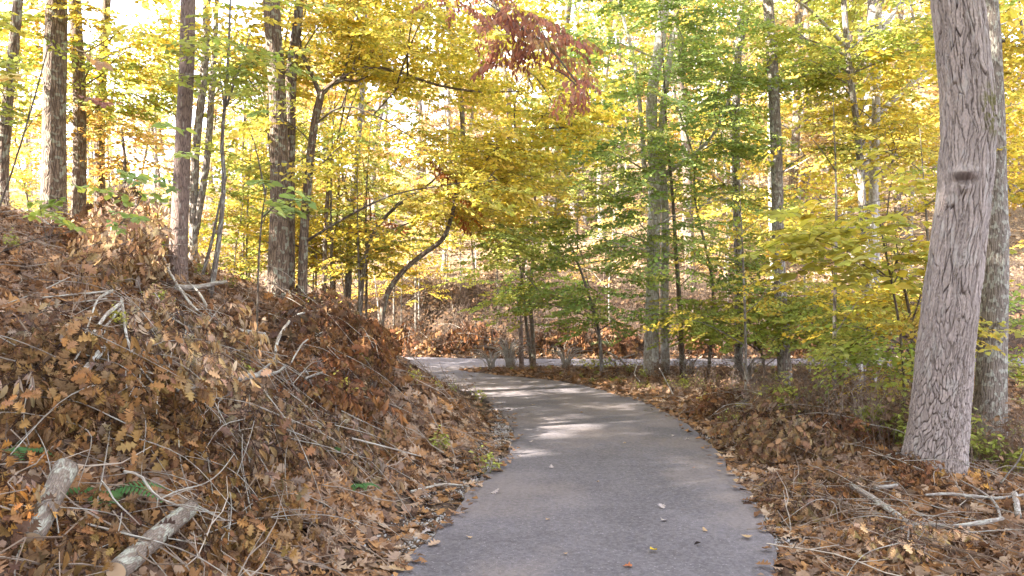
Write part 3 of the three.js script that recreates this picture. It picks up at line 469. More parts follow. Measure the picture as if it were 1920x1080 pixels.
// ---------------------------------------------------------------- thicket saplings and hillside trees (one of each kind built, the rest copies)
function proto(name, seed, H, r, bark, pal, sp, n, cr, lo, radial = 7, nl = 6) {
  const R = rngOf(seed), g = new THREE.Group(); g.name = name;
  const pts = [[V(0, -0.4, 0), r * 1.15], [V((R() - 0.5) * 0.05 * H, H * 0.3, (R() - 0.5) * 0.05 * H), r * 0.9], [V((R() - 0.5) * 0.09 * H, H * 0.65, (R() - 0.5) * 0.09 * H), r * 0.65], [V((R() - 0.5) * 0.12 * H, H, (R() - 0.5) * 0.12 * H), r * 0.15]];
  mesh('trunk', tube(pts, { radial, per: H / 14, seed, flare: 0.25 }), bark, g);
  const dense = new THREE.CatmullRomCurve3(pts.map((p) => p[0])).getPoints(30), ends = [], it = [];
  for (let i = 0; i < nl; i++) { const y = H * lerp(lo, 0.95, (i + 0.4 * R()) / nl), a = i * 2.4 + R(), fr = dense.reduce((q, p) => (Math.abs(p.y - y) < Math.abs(q.y - y) ? p : q)), rr = cr * (1 - 0.5 * i / nl) * (0.7 + 0.5 * R()), to = V(fr.x + Math.cos(a) * rr, fr.y + rr * (0.2 + 0.5 * R()), fr.z + Math.sin(a) * rr); mesh('limb', limbTo(fr, to, 0.18 * r + 0.006 * rr, seed + i, 0.07), bark, g); ends.push([fr, to]); }
  for (let i = 0; i < n; i++) { const [f, t] = ends[Math.floor(R() * nl)], k = cr * 0.28, p = f.clone().lerp(t, 0.25 + 0.85 * R()).add(V((R() - 0.5) * k, (R() - 0.5) * k, (R() - 0.5) * k)); it.push({ p, q: quat((R() - 0.5) * 0.9, R() * 6.28, (R() - 0.6) * 0.7), s: 0.6 + 0.6 * R(), c: pick(R, pal) }); }
  inst('crown', sp, LEAF, it, g);
  return g;
}
function place(pr, x, d, turn, s, label, category, group) {
  const c = pr.clone(); c.name = numbered(pr.name); c.position.copy(onGround(x, -d)); c.rotation.y = turn; c.scale.setScalar(s);
  c.traverse((o) => { if (o.isMesh) o.castShadow = o.receiveShadow = true; });
  tag(c, label, category, group); scene.add(c); return c;
}
{
  const R = rngOf(4242);
  const kinds = [
    [proto('hillside_tree', 1, 13, 0.13, BARK.grey, PAL.yellow, SPRAY.far[0], 62, 3.2, 0.22), 'slender grey-barked tree with bright yellow leaves on the far hillside'],
    [proto('hillside_tree', 2, 15, 0.16, BARK.pale, PAL.gold, SPRAY.far[1], 60, 3.4, 0.3), 'pale-barked tree with gold and orange leaves on the far hillside'],
    [proto('hillside_tree', 3, 11, 0.10, BARK.grey, PAL.tan, SPRAY.far[2], 50, 2.8, 0.2), 'small tree with tan leaves on the far hillside'],
    [proto('hillside_tree', 4, 16, 0.17, BARK.dark, PAL.yellowgreen, SPRAY.far[0], 54, 3.2, 0.35), 'dark-barked tree with yellow-green leaves on the far hillside'],
    [proto('hillside_tree', 5, 9, 0.08, BARK.pale, PAL.yellow, SPRAY.far[1], 50, 2.6, 0.15), 'low pale-stemmed tree with yellow leaves on the far hillside'],
  ];
  const spots = [];
  for (let n = 0; n < 4000 && spots.length < 205; n++) {
    const d = 24.5 + 46 * Math.pow(R(), 1.15), u = -250 + 2420 * R(), x = (u - 960) / F * d;
    const q = distTo(ROAD_FAR, x, d); if (!inside(REG_F, x, d) || q < 1.8) continue;
    if (spots.some((s) => Math.hypot(s[0] - x, s[1] - d) < 1.5)) continue;
    if (u > 110 && u < 500 && R() < 0.5) continue;                      // the open gap of sky above the left bank
    if (u > 690 && u < 800 && R() < 0.3) continue;
    if (d < 30 && u > 700 && u < 1180 && R() < 0.7) continue;
    spots.push([x, d, u]);
  }
  for (const [x, d, u] of spots) { const k = Math.floor(R() * 5), [pr, label] = kinds[k]; place(pr, x, d, R() * 6.28, (0.75 + 0.45 * R()) * (u < 520 ? 0.8 : 1), label, 'tree', 'trees on the far hillside'); }
  const sap = [
    [proto('sapling', 11, 4.5, 0.028, BARK.grey, PAL.yellow, SPRAY.fine[0], 26, 1.3, 0.25, 6, 6), 'thin yellow-leaved sapling in the thicket around the road'],
    [proto('sapling', 12, 6, 0.035, BARK.dark, PAL.yellowgreen, SPRAY.fine[1], 30, 1.5, 0.3, 6, 6), 'thin dark-stemmed sapling with yellow-green leaves in the thicket around the road'],
    [proto('sapling', 13, 3.5, 0.022, BARK.pale, PAL.gold, SPRAY.fine[2], 18, 1.0, 0.25, 6, 5), 'little pale-stemmed sapling with golden leaves in the thicket around the road'],
  ];
  const put = (u, d) => { const x = (u - 960) / F * d; if (inside(PAVE, x, d) || distTo(PATH_L, x, d) < 0.7 || distTo(PATH_R, x, d) < 0.7) return; const [pr, label] = sap[Math.floor(R() * 3)]; place(pr, x, d, R() * 6.28, 0.7 + 0.5 * R(), label, 'sapling', 'saplings in the roadside thicket'); };
  for (let i = 0; i < 26; i++) put(420 + 280 * R(), 13.5 + 6 * R());         // behind the bank
  for (let i = 0; i < 10; i++) put(-40 + 300 * R(), 13 + 5 * R());
  for (let i = 0; i < 9; i++) put(1290 + 640 * R(), 11.5 + 7 * R());        // gully on the right
  for (let i = 0; i < 30; i++) put(-100 + 2100 * R(), 22.5 + 5 * R());
  for (let i = 0; i < 16; i++) put(720 + 480 * R(), 22.6 + 5 * R());       // foot of the far hill
}
// tall trees around the place, mostly outside the picture, whose crowns shade the driveway
{
  const R = rngOf(99);
  const a = proto('tall_tree', 21, 19, 0.24, BARK.dark, PAL.yellow, SPRAY.canopy[0], 190, 4.6, 0.22, 10, 12), b = proto('tall_tree', 22, 17, 0.2, BARK.grey, PAL.yellowgreen, SPRAY.canopy[1], 180, 4.2, 0.2, 10, 12);
  const spots = [[-7.5, -0.5], [-9.5, -3.5], [-6.5, -6], [-12.5, -1], [-14, -5], [-15.5, 1.8], [-10, -10], [-17.5, -1], [-18.5, -6], [4.5, -5], [8, -1], [7.5, -9], [11, 3.5], [-2.5, -13], [-21, -2], [-13.5, -9], [-19.5, -10], [3.5, -12], [-22, 2.5], [-11.5, 2.5], [-25, -6], [-17.5, 0.8], [-20, -4], [-24, -1]];
  spots.forEach(([x, d], i) => place(i % 2 ? a : b, x, d, R() * 6.28, 0.85 + 0.3 * R(), i % 2 ? 'tall dark-barked tree with yellow crown shading the near driveway' : 'tall grey-barked tree with yellow-green crown shading the near driveway', 'tree', 'tall trees around the near driveway'));
}

// ---------------------------------------------------------------- leaf litter
function oneLeaf(shape, L, W, curl, bend) { const out = { pos: [], col: [] }; leafTris(shape, L, W, curl, bend, out, new THREE.Matrix4().makeTranslation(-L / 2, 0, 0), [1, 1, 1]); return leafGeo(out); }
const LITTER = [oneLeaf('oak', 0.13, 0.13, 0.35, 0.15), oneLeaf('oak', 0.12, 0.11, -0.3, 0.3), oneLeaf('maple', 0.10, 0.085, 0.3, -0.2), oneLeaf('oval', 0.10, 0.07, 0.5, 0.25), oneLeaf('slim', 0.12, 0.09, 0.9, 0.2)];
const LITPAL = [[0.20, 0.10, 0.05], [0.29, 0.155, 0.075], [0.13, 0.066, 0.036], [0.38, 0.20, 0.08], [0.25, 0.14, 0.08], [0.42, 0.31, 0.22], [0.18, 0.095, 0.052], [0.09, 0.052, 0.034], [0.29, 0.20, 0.15], [0.12, 0.066, 0.042]];
const BP0 = [[0.15, 0.085, 0.05], [0.22, 0.13, 0.075]], FARPAL = [[0.34, 0.23, 0.13], [0.50, 0.38, 0.24], [0.42, 0.27, 0.14], [0.26, 0.16, 0.09]], up = V(0, 1, 0);
function lie(R, x, d, lift, tilt, s, pal, extra) {
  const n = normalAt(x, d), q = new THREE.Quaternion().setFromUnitVectors(up, n).multiply(quat((R() - 0.5) * 2 * tilt, R() * 6.283, (R() - 0.5) * 2 * tilt, 'YXZ'));
  return { p: V(x, terrain(x, d) + lift, -d), q, s, c: extra ?? pick(R, pal) };
}
{
  const R = rngOf(2024), sets = LITTER.map(() => []);
  for (let n = 0; n < 120000; n++) {
    const d = 2.2 + 20 * Math.pow(R(), 1.45), x = (R() * 2 - 1) * (0.74 * d + 0.6);
    const ql = distTo(PATH_L, x, d), qr = distTo(PATH_R, x, d), q = Math.min(ql, qr);
    if (inside(PAVE, x, d)) { if (q < 0.18 * R() && R() < 0.22) { const l = lie(R, x, d, 0, 0.15, 0.5 + 0.5 * R(), LITPAL); l.p.y = 0.012 + 0.02 * R(); sets[Math.floor(R() * 4)].push(l); } continue; }
    if (q < 0.5 && R() > (ql < qr ? 0.10 + 0.7 * q : 0.25 + q)) continue;                         // fewer on the bare shoulders
    const k = Math.floor(R() * R() * 4.99), pale = q < 1.2 && R() < 0.3;
    sets[k].push(lie(R, x, d, 0.012 + 0.07 * R() * R() * sstep(0.2, 1, q), 0.25 + 0.9 * R() * sstep(0.1, 0.8, q), (0.6 + 0.6 * R()) * (1 + 0.02 * d), pale ? LITPAL.slice(3, 6) : LITPAL));
  }
  for (let n = 0; n < 30000; n++) {                                  // the far hill
    const d = 22 + 26 * Math.pow(R(), 1.3), x = (R() * 2 - 1) * 0.74 * d;
    if (inside(PAVE, x, d)) continue;
    const cut = distTo(ROAD_FAR, x, d) < 2.6; sets[Math.floor(R() * 4)].push(lie(R, x, d, 0.03, 0.7, 1 + 0.5 * R(), cut ? BP0 : FARPAL));
  }
  const names = ['brown fallen oak leaves spread over the bank and verge', 'curled brown oak leaves mixed through the litter', 'fallen maple leaves scattered through the litter', 'small oval dead leaves among the litter', 'narrow curled dead leaves among the litter'];
  sets.forEach((s, i) => tag(inst('leaf_litter', LITTER[i], DEAD, s), names[i], 'leaf litter', null, 'stuff'));
}

// ---------------------------------------------------------------- brush heaps: cut branches with their dead leaves still on
const DEADSPRAY = {
  oak: [5, 6, 7].map((s) => spray(s * 13, { len: 0.5, shape: 'oak', L: 0.115, W: 0.095, sides: 6, per: 2, tilt: 1.3, droop: 0.5, hang: 0.9, curl: 1.4, twig: 0.004 })),
  slim: [8, 9].map((s) => spray(s * 13, { len: 0.5, shape: 'slim', L: 0.125, W: 0.07, sides: 7, per: 3, tilt: 0.55, droop: 0.9, hang: 1.3, curl: 1.6, twig: 0.004 })),
};
const BP = {
  oak: [[0.22, 0.12, 0.055], [0.30, 0.17, 0.075], [0.14, 0.075, 0.04], [0.26, 0.13, 0.052]],
  rust: [[0.20, 0.085, 0.04], [0.28, 0.13, 0.058], [0.13, 0.062, 0.036], [0.26, 0.14, 0.066]],
  straw: [[0.48, 0.30, 0.17], [0.58, 0.39, 0.24], [0.35, 0.21, 0.12]],
  orange: [[0.46, 0.21, 0.065], [0.40, 0.20, 0.08], [0.52, 0.28, 0.08]],
  grey: [[0.22, 0.13, 0.075], [0.30, 0.19, 0.115], [0.15, 0.085, 0.052]],
};
function heap(label, u, v, ru, rv, n, lift, kind, pal, nst = 6, s0 = 1) {
  const R = rngOf(7000 + u * 3 + v), c = G(u, v), base = onGround(c.x, c.z), g = thing('brush_heap', label, 'brush', base, 'heaps of cut brush'), items = [];
  for (let i = 0; i < n * 1.4; i++) {
    let a, b; do { a = R() * 2 - 1; b = R() * 2 - 1; } while (a * a + b * b > 1);
    const pu = u + a * ru, pv = v + b * rv, d = groundD(pu, pv); if (d > 30) continue;
    const p = P(pu, pv, d), h = lift * (1 - a * a * 0.7) * Math.pow(R(), 0.8) * 1.1; if (inside(PAVE, p.x, d)) continue;
    p.y = terrain(p.x, d) + 0.05 + h;
    items.push({ p, q: quat((R() - 0.5) * 1.2, R() * 6.283, (R() - 0.7) * 1.2), s: s0 * (0.5 + 0.7 * R()), c: pick(R, R() < 0.78 ? pal : LITPAL) });
  }
  const cutAt = Math.floor(items.length * 0.68), other = kind === 'oak' ? 'slim' : 'oak';
  inst('dead_leaves', DEADSPRAY[kind][Math.abs(u | 0) % DEADSPRAY[kind].length], DEAD, items.slice(0, cutAt), g, base);
  inst('withered_leaves', DEADSPRAY[other][0], DEAD, items.slice(cutAt), g, base);
  for (let i = 0; i < nst * 2; i++) {
    const it = items[Math.floor(R() * items.length)]; if (!it) break;
    const a = R() * 6.283, L = 0.5 + 0.8 * R(), e = it.p.clone().add(V(Math.cos(a) * L, 0, Math.sin(a) * L)); e.y = terrain(e.x, -e.z) + 0.03 + R() * lift; const m = it.p.clone().lerp(e, 0.5).add(V((R() - 0.5) * 0.15, 0.08, (R() - 0.5) * 0.15));
    if (inside(PAVE, e.x, -e.z)) continue;
    mesh('stem', tube([[it.p, 0.003 + 0.005 * R() * R()], [m, 0.0035], [e, 0.0015]], { radial: 5, per: 0.12, seed: i + u }).translate(-base.x, -base.y, -base.z), BARK.stick, g);
  }
  return g;
}
heap('tall heap of hanging straw-coloured dead leaves on the bank crest', 238, 500, 55, 75, 150, 0.85, 'slim', BP.straw, 5, 0.95);
heap('straw-coloured drooping leaves among bare twigs below the bank crest', 300, 650, 70, 60, 60, 0.35, 'slim', BP.straw, 7, 0.8);
heap('dry leafy brush on the crest behind the hanging heap', 150, 440, 110, 30, 50, 0.3, 'slim', BP.rust, 5, 0.9);
heap('heap of dead oak leaves on the near left bank', 110, 760, 120, 90, 130, 0.4, 'oak', BP.oak, 6, 0.8);
heap('dead oak leaf heap above the two lichened logs', 270, 830, 130, 60, 120, 0.3, 'oak', BP.oak, 6, 0.75);
heap('drooping narrow dead leaves in the middle of the bank', 400, 700, 70, 70, 70, 0.3, 'slim', BP.straw, 7, 0.8);
heap('rust-brown oak brush where the bank turns the bend', 620, 610, 80, 45, 120, 0.5, 'oak', BP.rust, 8, 1.1);
heap('rust-brown oak heap overhanging the bend of the driveway', 690, 665, 45, 40, 60, 0.4, 'oak', BP.rust, 5, 1.0);
heap('brown leafy brush halfway down the bank towards the bend', 610, 740, 90, 60, 100, 0.3, 'oak', BP.rust, 8, 0.85);
heap('grey-brown narrow leaf brush on the lower bank', 520, 830, 120, 60, 110, 0.22, 'slim', BP.grey, 9, 0.75);
heap('brown oak brush low on the bank near the driveway edge', 660, 840, 70, 50, 60, 0.15, 'oak', BP.grey, 6, 0.7);
heap('brown oak leaves low on the bank right of the sawn log', 430, 960, 100, 70, 100, 0.15, 'oak', BP.oak, 7, 0.65);
heap('orange-brown oak leaves at the foot of the near bank', 130, 1030, 80, 45, 50, 0.12, 'oak', BP.oak, 3, 0.7);
heap('bright orange leaf cluster beside the broken log', 20, 985, 34, 50, 20, 0.2, 'oak', BP.orange, 1, 0.7);
heap('low brown leaf brush beside the lichened log at the bank foot', 390, 1050, 70, 30, 40, 0.1, 'oak', BP.oak, 3, 0.6);
heap('brown brush heap along the right edge of the driveway', 1470, 830, 110, 45, 150, 0.45, 'oak', BP.grey, 8, 0.8);
heap('dark brown brush heap between the driveway and the big oak', 1580, 815, 90, 40, 110, 0.4, 'oak', BP.rust, 7, 0.8);
heap('small brush heap at the edge of the right-hand verge', 1340, 775, 50, 22, 50, 0.3, 'oak', BP.rust, 5, 0.9);
heap('pale curled leaves heaped on the verge below the big oak', 1540, 940, 110, 50, 90, 0.15, 'oak', BP.grey, 5, 0.7);
heap('rust leaf cluster against the foot of the big oak', 1712, 905, 36, 20, 26, 0.22, 'oak', BP.rust, 2, 0.7);
heap('golden brown leaves at the bottom of the right-hand verge', 1720, 1030, 110, 45, 60, 0.15, 'oak', BP.straw, 4, 0.65);

heap('dark dry brush on the road cut above the mouth of the bend', 775, 648, 45, 20, 60, 0.5, 'slim', BP.rust, 7, 1.3);
heap('dark dry brush on the road cut behind the pale dry bush', 880, 645, 55, 20, 75, 0.5, 'slim', BP.rust, 8, 1.3);
heap('dark dry brush on the road cut behind the slender stems', 1060, 648, 60, 18, 75, 0.5, 'slim', BP.rust, 8, 1.3);
heap('brown brush on the road cut left of the stout twin trunk', 1160, 650, 40, 16, 50, 0.5, 'oak', BP.rust, 6, 1.3);
heap('brown brush on the road cut right of the stout twin trunk', 1330, 652, 60, 14, 60, 0.5, 'oak', BP.rust, 6, 1.3);
heap('brown brush on the road cut behind the tall spotted trunk', 1500, 652, 70, 14, 70, 0.5, 'slim', BP.rust, 6, 1.3);
heap('orange leaf cluster piled against the big oak foot', 1790, 898, 26, 14, 16, 0.16, 'oak', BP.orange, 1, 0.6);

// ---------------------------------------------------------------- fallen branches, sticks and logs traced on the ground
function branch(label, lines, bark = BARK.stick, name = 'fallen_branch', group) {
  const first = lines[0][0], c = G(first[0], first[1]), base = onGround(c.x, c.z), g = thing(name, label, 'branch', base, group);
  lines.forEach((ln, i) => {
    let last = groundD(ln[0][0], ln[0][1] + 6);
    const pts = ln.map(([u, v, w, lift = 0.42]) => { last = clamp(groundD(u, v + 6), last - 0.5, last + 0.35); const d = last - lift, p = P(u, v, d); p.y = Math.max(p.y, terrain(p.x, d) + w / 2 / F * d * 0.6); return [p, 0.8 * w / 2 / F * d]; });
    mesh(i ? 'twig' : 'limb', tube(pts, { radial: i ? 6 : 9, per: 0.07, rough: 0.1, seed: first[0] + i }).translate(-base.x, -base.y, -base.z), bark, g);
  });
  return g;
}
branch('long bare branch curving down the bank crest to a broken end', [[[496, 628, 11], [430, 614, 9], [380, 590, 7], [340, 545, 7, 0.15], [318, 510, 6, 0.2], [296, 460, 5, 0.25], [262, 418, 4, 0.25], [248, 405, 3, 0.2]], [[425, 612, 8], [395, 585, 7], [375, 552, 6], [352, 528, 5]], [[430, 614, 6], [385, 613, 6], [350, 611, 5], [318, 590, 4], [290, 548, 3]], [[352, 612, 5], [340, 645, 3], [330, 660, 2]], [[335, 600, 3], [360, 590, 2]]]);
branch('forked pale twig branch lying in the straw leaves', [[[228, 560, 7], [233, 600, 7], [240, 640, 6], [262, 688, 5], [284, 715, 4], [300, 730, 3]], [[262, 688, 4], [262, 720, 3], [256, 750, 2]], [[284, 700, 3], [270, 680, 3], [276, 640, 2]], [[240, 660, 3], [236, 700, 3], [238, 740, 2]], [[300, 728, 2], [316, 690, 2], [322, 660, 2]]]);
branch('grey branched limb pointing down from the hanging leaf heap', [[[226, 570, 10], [200, 590, 9], [178, 620, 7], [150, 660, 5], [130, 690, 3]], [[210, 545, 8], [185, 560, 6], [172, 590, 4], [160, 625, 3]], [[196, 615, 4], [202, 660, 3], [204, 690, 2]], [[225, 580, 7], [195, 615, 5], [165, 640, 4], [150, 655, 2]]]);
branch('long thin sticks lying level along the bank crest', [[[215, 512, 6], [150, 518, 5], [90, 530, 4], [20, 560, 3]], [[205, 546, 6], [140, 552, 5], [80, 558, 4]], [[200, 560, 4], [110, 572, 3], [10, 592, 3]], [[200, 500, 4], [190, 540, 4], [176, 560, 3]], [[130, 520, 3], [70, 548, 3], [10, 570, 2]]]);
branch('short lichened stub of wood at the brown tree foot', [[[330, 538, 13], [370, 538, 12], [400, 532, 10], [425, 528, 6]]], BARK.limb);
branch('pale lichened limb low on the bank with forked twigs', [[[442, 712, 14], [470, 705, 14], [500, 702, 11], [520, 698, 7], [534, 686, 5]], [[484, 700, 6], [510, 678, 5], [516, 664, 3]], [[468, 716, 7], [500, 736, 5], [540, 752, 4], [560, 765, 2]], [[534, 690, 3], [546, 715, 3], [560, 735, 2]]], BARK.limb);
branch('grey branch sweeping up to the rust-brown brush at the bend', [[[516, 660, 8], [522, 635, 8], [540, 606, 7], [560, 590, 6], [590, 583, 4], [610, 582, 2]], [[538, 610, 5], [556, 611, 4], [570, 616, 2]], [[546, 680, 4], [560, 655, 4], [572, 640, 4], [590, 630, 3], [605, 622, 2]]]);
branch('thin grey limb across the lower bank near the bend', [[[572, 710, 6], [590, 703, 6], [612, 696, 5], [628, 690, 3]], [[578, 702, 4], [570, 690, 3], [556, 678, 2]], [[580, 712, 3], [590, 730, 3], [602, 750, 2]]], BARK.limb);
branch('thick lichened log piece in the bank leaves', [[[152, 702, 17], [166, 688, 18], [182, 668, 16], [196, 650, 14]]], BARK.limb);
branch('pale stick half buried beside the narrow dead leaves', [[[330, 732, 9], [350, 729, 9], [376, 728, 8]]], BARK.limb);
branch('crooked grey twig between the two lichened logs', [[[232, 884, 6], [262, 890, 6], [278, 912, 6], [296, 932, 5], [330, 946, 4], [372, 958, 3], [412, 961, 2]], [[296, 934, 3], [294, 952, 2]], [[300, 936, 4], [340, 918, 4], [380, 908, 3], [410, 888, 3], [440, 850, 2]]]);
branch('thin reddish twig rising beside the broken log', [[[190, 902, 5], [204, 918, 4], [216, 940, 4], [238, 960, 3], [262, 984, 2]], [[228, 962, 3], [226, 980, 3], [222, 996, 2]]]);
branch('slim twig across the lower bank leaves', [[[660, 822, 5], [700, 832, 4], [750, 845, 4], [790, 856, 2]], [[640, 770, 3], [680, 790, 3], [720, 808, 2]]]);
branch('twig lying in the dust along the driveway edge', [[[770, 922, 6, 0.02], [800, 914, 6, 0.02], [838, 908, 7, 0.02], [880, 912, 3, 0.02]]]);
branch('pale weathered branch below the big oak', [[[1735, 928, 5], [1780, 926, 8], [1820, 930, 9], [1860, 934, 7], [1905, 930, 6], [1960, 918, 5]], [[1800, 900, 3], [1840, 922, 5], [1866, 944, 6], [1876, 972, 7]], [[1820, 932, 3], [1850, 945, 3], [1910, 965, 2]]], BARK.limb);
branch('stout grey limb pointing at the big oak', [[[1597, 912, 12], [1630, 930, 14], [1662, 952, 15], [1700, 978, 13], [1712, 988, 8]], [[1640, 914, 10], [1668, 912, 10], [1682, 909, 7]]], BARK.limb);
branch('pale curved limb lying across the bottom verge', [[[1690, 992, 5], [1706, 984, 7], [1750, 984, 9], [1790, 986, 9], [1850, 978, 12], [1880, 972, 8]], [[1704, 986, 5], [1702, 1012, 3]], [[1740, 984, 3], [1722, 1012, 2]]], BARK.limb);
branch('short pale stub at the right end of the verge', [[[1902, 926, 14], [1906, 945, 14], [1910, 968, 13]]], BARK.limb);
branch('dark bent twig in front of the thick lichened trunk', [[[1876, 906, 5, 0.3], [1890, 888, 4, 0.4], [1908, 866, 4, 0.5], [1925, 830, 3, 0.6]]], BARK.dark);
branch('pale stick resting in the brush heap by the oak', [[[1656, 858, 7, 0.25], [1676, 852, 8, 0.25], [1690, 850, 6, 0.25]]], BARK.limb);
branch('grey twig arching out of the right-hand brush heap', [[[1480, 786, 4, 0.3], [1530, 790, 4, 0.3], [1590, 796, 3, 0.35], [1640, 812, 2, 0.3]], [[1580, 840, 4, 0.3], [1588, 816, 3, 0.35], [1592, 800, 2, 0.35]]]);
branch('pale angled branch at the foot of the twin trunk', [[[1180, 690, 4, 0.3], [1160, 672, 4, 0.5], [1140, 660, 3, 0.6]], [[1262, 740, 4], [1248, 712, 3, 0.2], [1236, 690, 2, 0.3]], [[1200, 716, 3], [1190, 700, 3, 0.2], [1196, 680, 2, 0.3]], [[1110, 690, 3, 0.1], [1150, 676, 3, 0.3], [1190, 664, 3, 0.4]]], BARK.limb);
{ // loose twigs nobody would pick apart
  const R = rngOf(313), out = { pos: [], col: [] };
  let p = V(-0.3, 0, 0); for (let i = 0; i < 6; i++) { const q = V(-0.3 + (i + 1) * 0.1, 0.02 * Math.sin(i), (R() - 0.5) * 0.05); stickTris(out, p, q, 0.004, [1, 1, 1]); if (i % 2) stickTris(out, q, q.clone().add(V(0.1, 0.03, (R() - 0.5) * 0.25)), 0.0025, [1, 1, 1]); p = q; }
  const g = leafGeo(out), items = [];
  for (let n = 0; n < 1500; n++) { const d = 2.6 + 20 * Math.pow(R(), 1.3), x = (R() * 2 - 1) * 0.72 * d; if (inside(PAVE, x, d)) continue; const l = lie(R, x, d, 0.05 + 0.1 * R(), 0.4, 0.6 + 1.2 * R(), [[0.26, 0.20, 0.155], [0.18, 0.125, 0.09], [0.40, 0.34, 0.28]]); items.push(l); }
  tag(inst('loose_twigs', g, DEAD, items), 'thin grey twigs strewn through the leaf litter', 'twigs', null, 'stuff');
}
function log(label, pts, bark, cutMat) {
  const P3 = pts.map(([u, v, w, lift]) => { const d = groundD(u, v) - lift; return [P(u, v, d), w / 2 / F * d]; }), base = onGround(P3[0][0].x, P3[0][0].z), g = thing('log', label, 'log', base), o = (geo) => geo.translate(-base.x, -base.y, -base.z);
  mesh('trunk', o(tube(P3, { radial: 20, per: 0.03, rough: 0.1, seed: pts[0][0] })), bark, g);
  const n = P3[0][0].clone().sub(P3[1][0]).normalize(), c = new THREE.CircleGeometry(P3[0][1] * 0.93, 20); c.applyQuaternion(new THREE.Quaternion().setFromUnitVectors(V(0, 0, 1), n)); c.translate(P3[0][0].x + n.x * 0.004, P3[0][0].y + n.y * 0.004, P3[0][0].z + n.z * 0.004);
  mesh('cut_face', o(c), cutMat, g); return g;
}
const CUT = new THREE.MeshStandardMaterial({ color: lin(0.42, 0.30, 0.19), roughness: 0.9 });
log('pale lichened log with a sawn end at the foot of the bank', [[218, 1072, 40, 0.22], [262, 1034, 38, 0.25], [308, 992, 36, 0.28], [358, 952, 30, 0.24]], BARK.log, CUT);
log('lichened broken log sticking up out of the near bank', [[62, 1010, 36, 0.17], [88, 955, 38, 0.28], [106, 915, 38, 0.35], [124, 878, 42, 0.4]], BARK.log, CUT);

// ---------------------------------------------------------------- undergrowth
{
  const R = rngOf(555);
  const weed = (seed, leafy, h) => { // a clump of dry upright stems
    const r = rngOf(seed), out = { pos: [], col: [] };
    for (let i = 0; i < 7; i++) {
      let p = V((r() - 0.5) * 0.2, -0.05, (r() - 0.5) * 0.2); const dir = V((r() - 0.5) * 0.6, 1, (r() - 0.5) * 0.6), H = h * (0.5 + 0.7 * r());
      for (let k = 0; k < 4; k++) {
        const q = p.clone().addScaledVector(dir, H / 4).add(V((r() - 0.5) * 0.06, 0, (r() - 0.5) * 0.06)); stickTris(out, p, q, 0.0035 * (1 - k * 0.18), [0.75, 0.75, 0.85]);
        if (k > 0) { const e = q.clone().add(V((r() - 0.5) * 0.3, 0.08 + 0.1 * r(), (r() - 0.5) * 0.3)); stickTris(out, q, e, 0.002, [0.75, 0.75, 0.85]);
          for (let l = 0; l < leafy; l++) { const M = new THREE.Matrix4().compose(q.clone().lerp(e, 0.4 + 0.6 * r()), quat((r() - 0.5) * 1.4, r() * 6.28, (r() - 0.7) * 1.2), V(1, 1, 1)), t = 0.7 + 0.6 * r(); leafTris('simple', 0.05 + 0.03 * r(), 0.05, 0.2, -0.2, out, M, [t, t, t]); } }
        p = q;
      }
    }
    return leafGeo(out);
  };
  const W1 = weed(1, 2, 0.55), W2 = weed(2, 0, 0.7), W3 = weed(3, 3, 0.45);
  const dry = [], bare = [], leafy = [];
  for (let n = 0; n < 5200; n++) {
    const d = 6.5 + 14 * R(), x = (R() * 2 - 1) * 0.74 * d; if (inside(PAVE, x, d)) continue;
    const q = distTo(PATH_R, x, d), right = inside(REG_R, x, d);
    if (right ? (q < 0.35 + 0.5 * R() || d < 8.8 || (d < 10 && x < 4.2)) : R() > 0.10) continue;
    const it = { p: V(x, terrain(x, d), -d), q: quat((R() - 0.5) * 0.3, R() * 6.28, (R() - 0.5) * 0.3), s: (right ? 0.55 + 0.6 * R() : 0.4 + 0.3 * R()), c: null }, k = R();
    if (right && q < 1.4) it.s *= 0.55; if (right && d > 12.5) it.s *= 0.7; else if (right && q > 1.4) it.s *= 1.25;
    if (k < 0.45) { it.c = pick(R, BP.grey); dry.push(it); } else if (k < 0.75) { it.c = pick(R, [[0.40, 0.33, 0.25], [0.26, 0.19, 0.13]]); bare.push(it); } else { it.c = pick(R, PAL.yellowgreen); leafy.push(it); }
  }
  for (let n = 0; n < 3600; n++) { // tangle on the cut beyond the road
    const d = 21 + 6 * R(), x = (R() * 2 - 1) * 0.74 * d; if (!inside(REG_F, x, d) || distTo(ROAD_FAR, x, d) > 3 || distTo(ROAD_FAR, x, d) < 0.35) continue;
    bare.push({ p: V(x, terrain(x, d), -d), q: quat((R() - 0.5) * 1.2, R() * 6.28, (R() - 0.5) * 1.2), s: 0.7 + 0.8 * R(), c: pick(R, [[0.19, 0.13, 0.085], [0.12, 0.08, 0.052], [0.27, 0.20, 0.14]]) });
  }
  tag(inst('undergrowth', W1, DEAD, dry), 'dry brown weeds with withered leaves on the verge', 'undergrowth', null, 'stuff');
  tag(inst('undergrowth', W2, DEAD, bare), 'bare dry stems tangled along verge and road cut', 'undergrowth', null, 'stuff');
  tag(inst('undergrowth', W3, LEAF, leafy), 'low yellow-green weeds on the shaded slope', 'undergrowth', null, 'stuff');
}
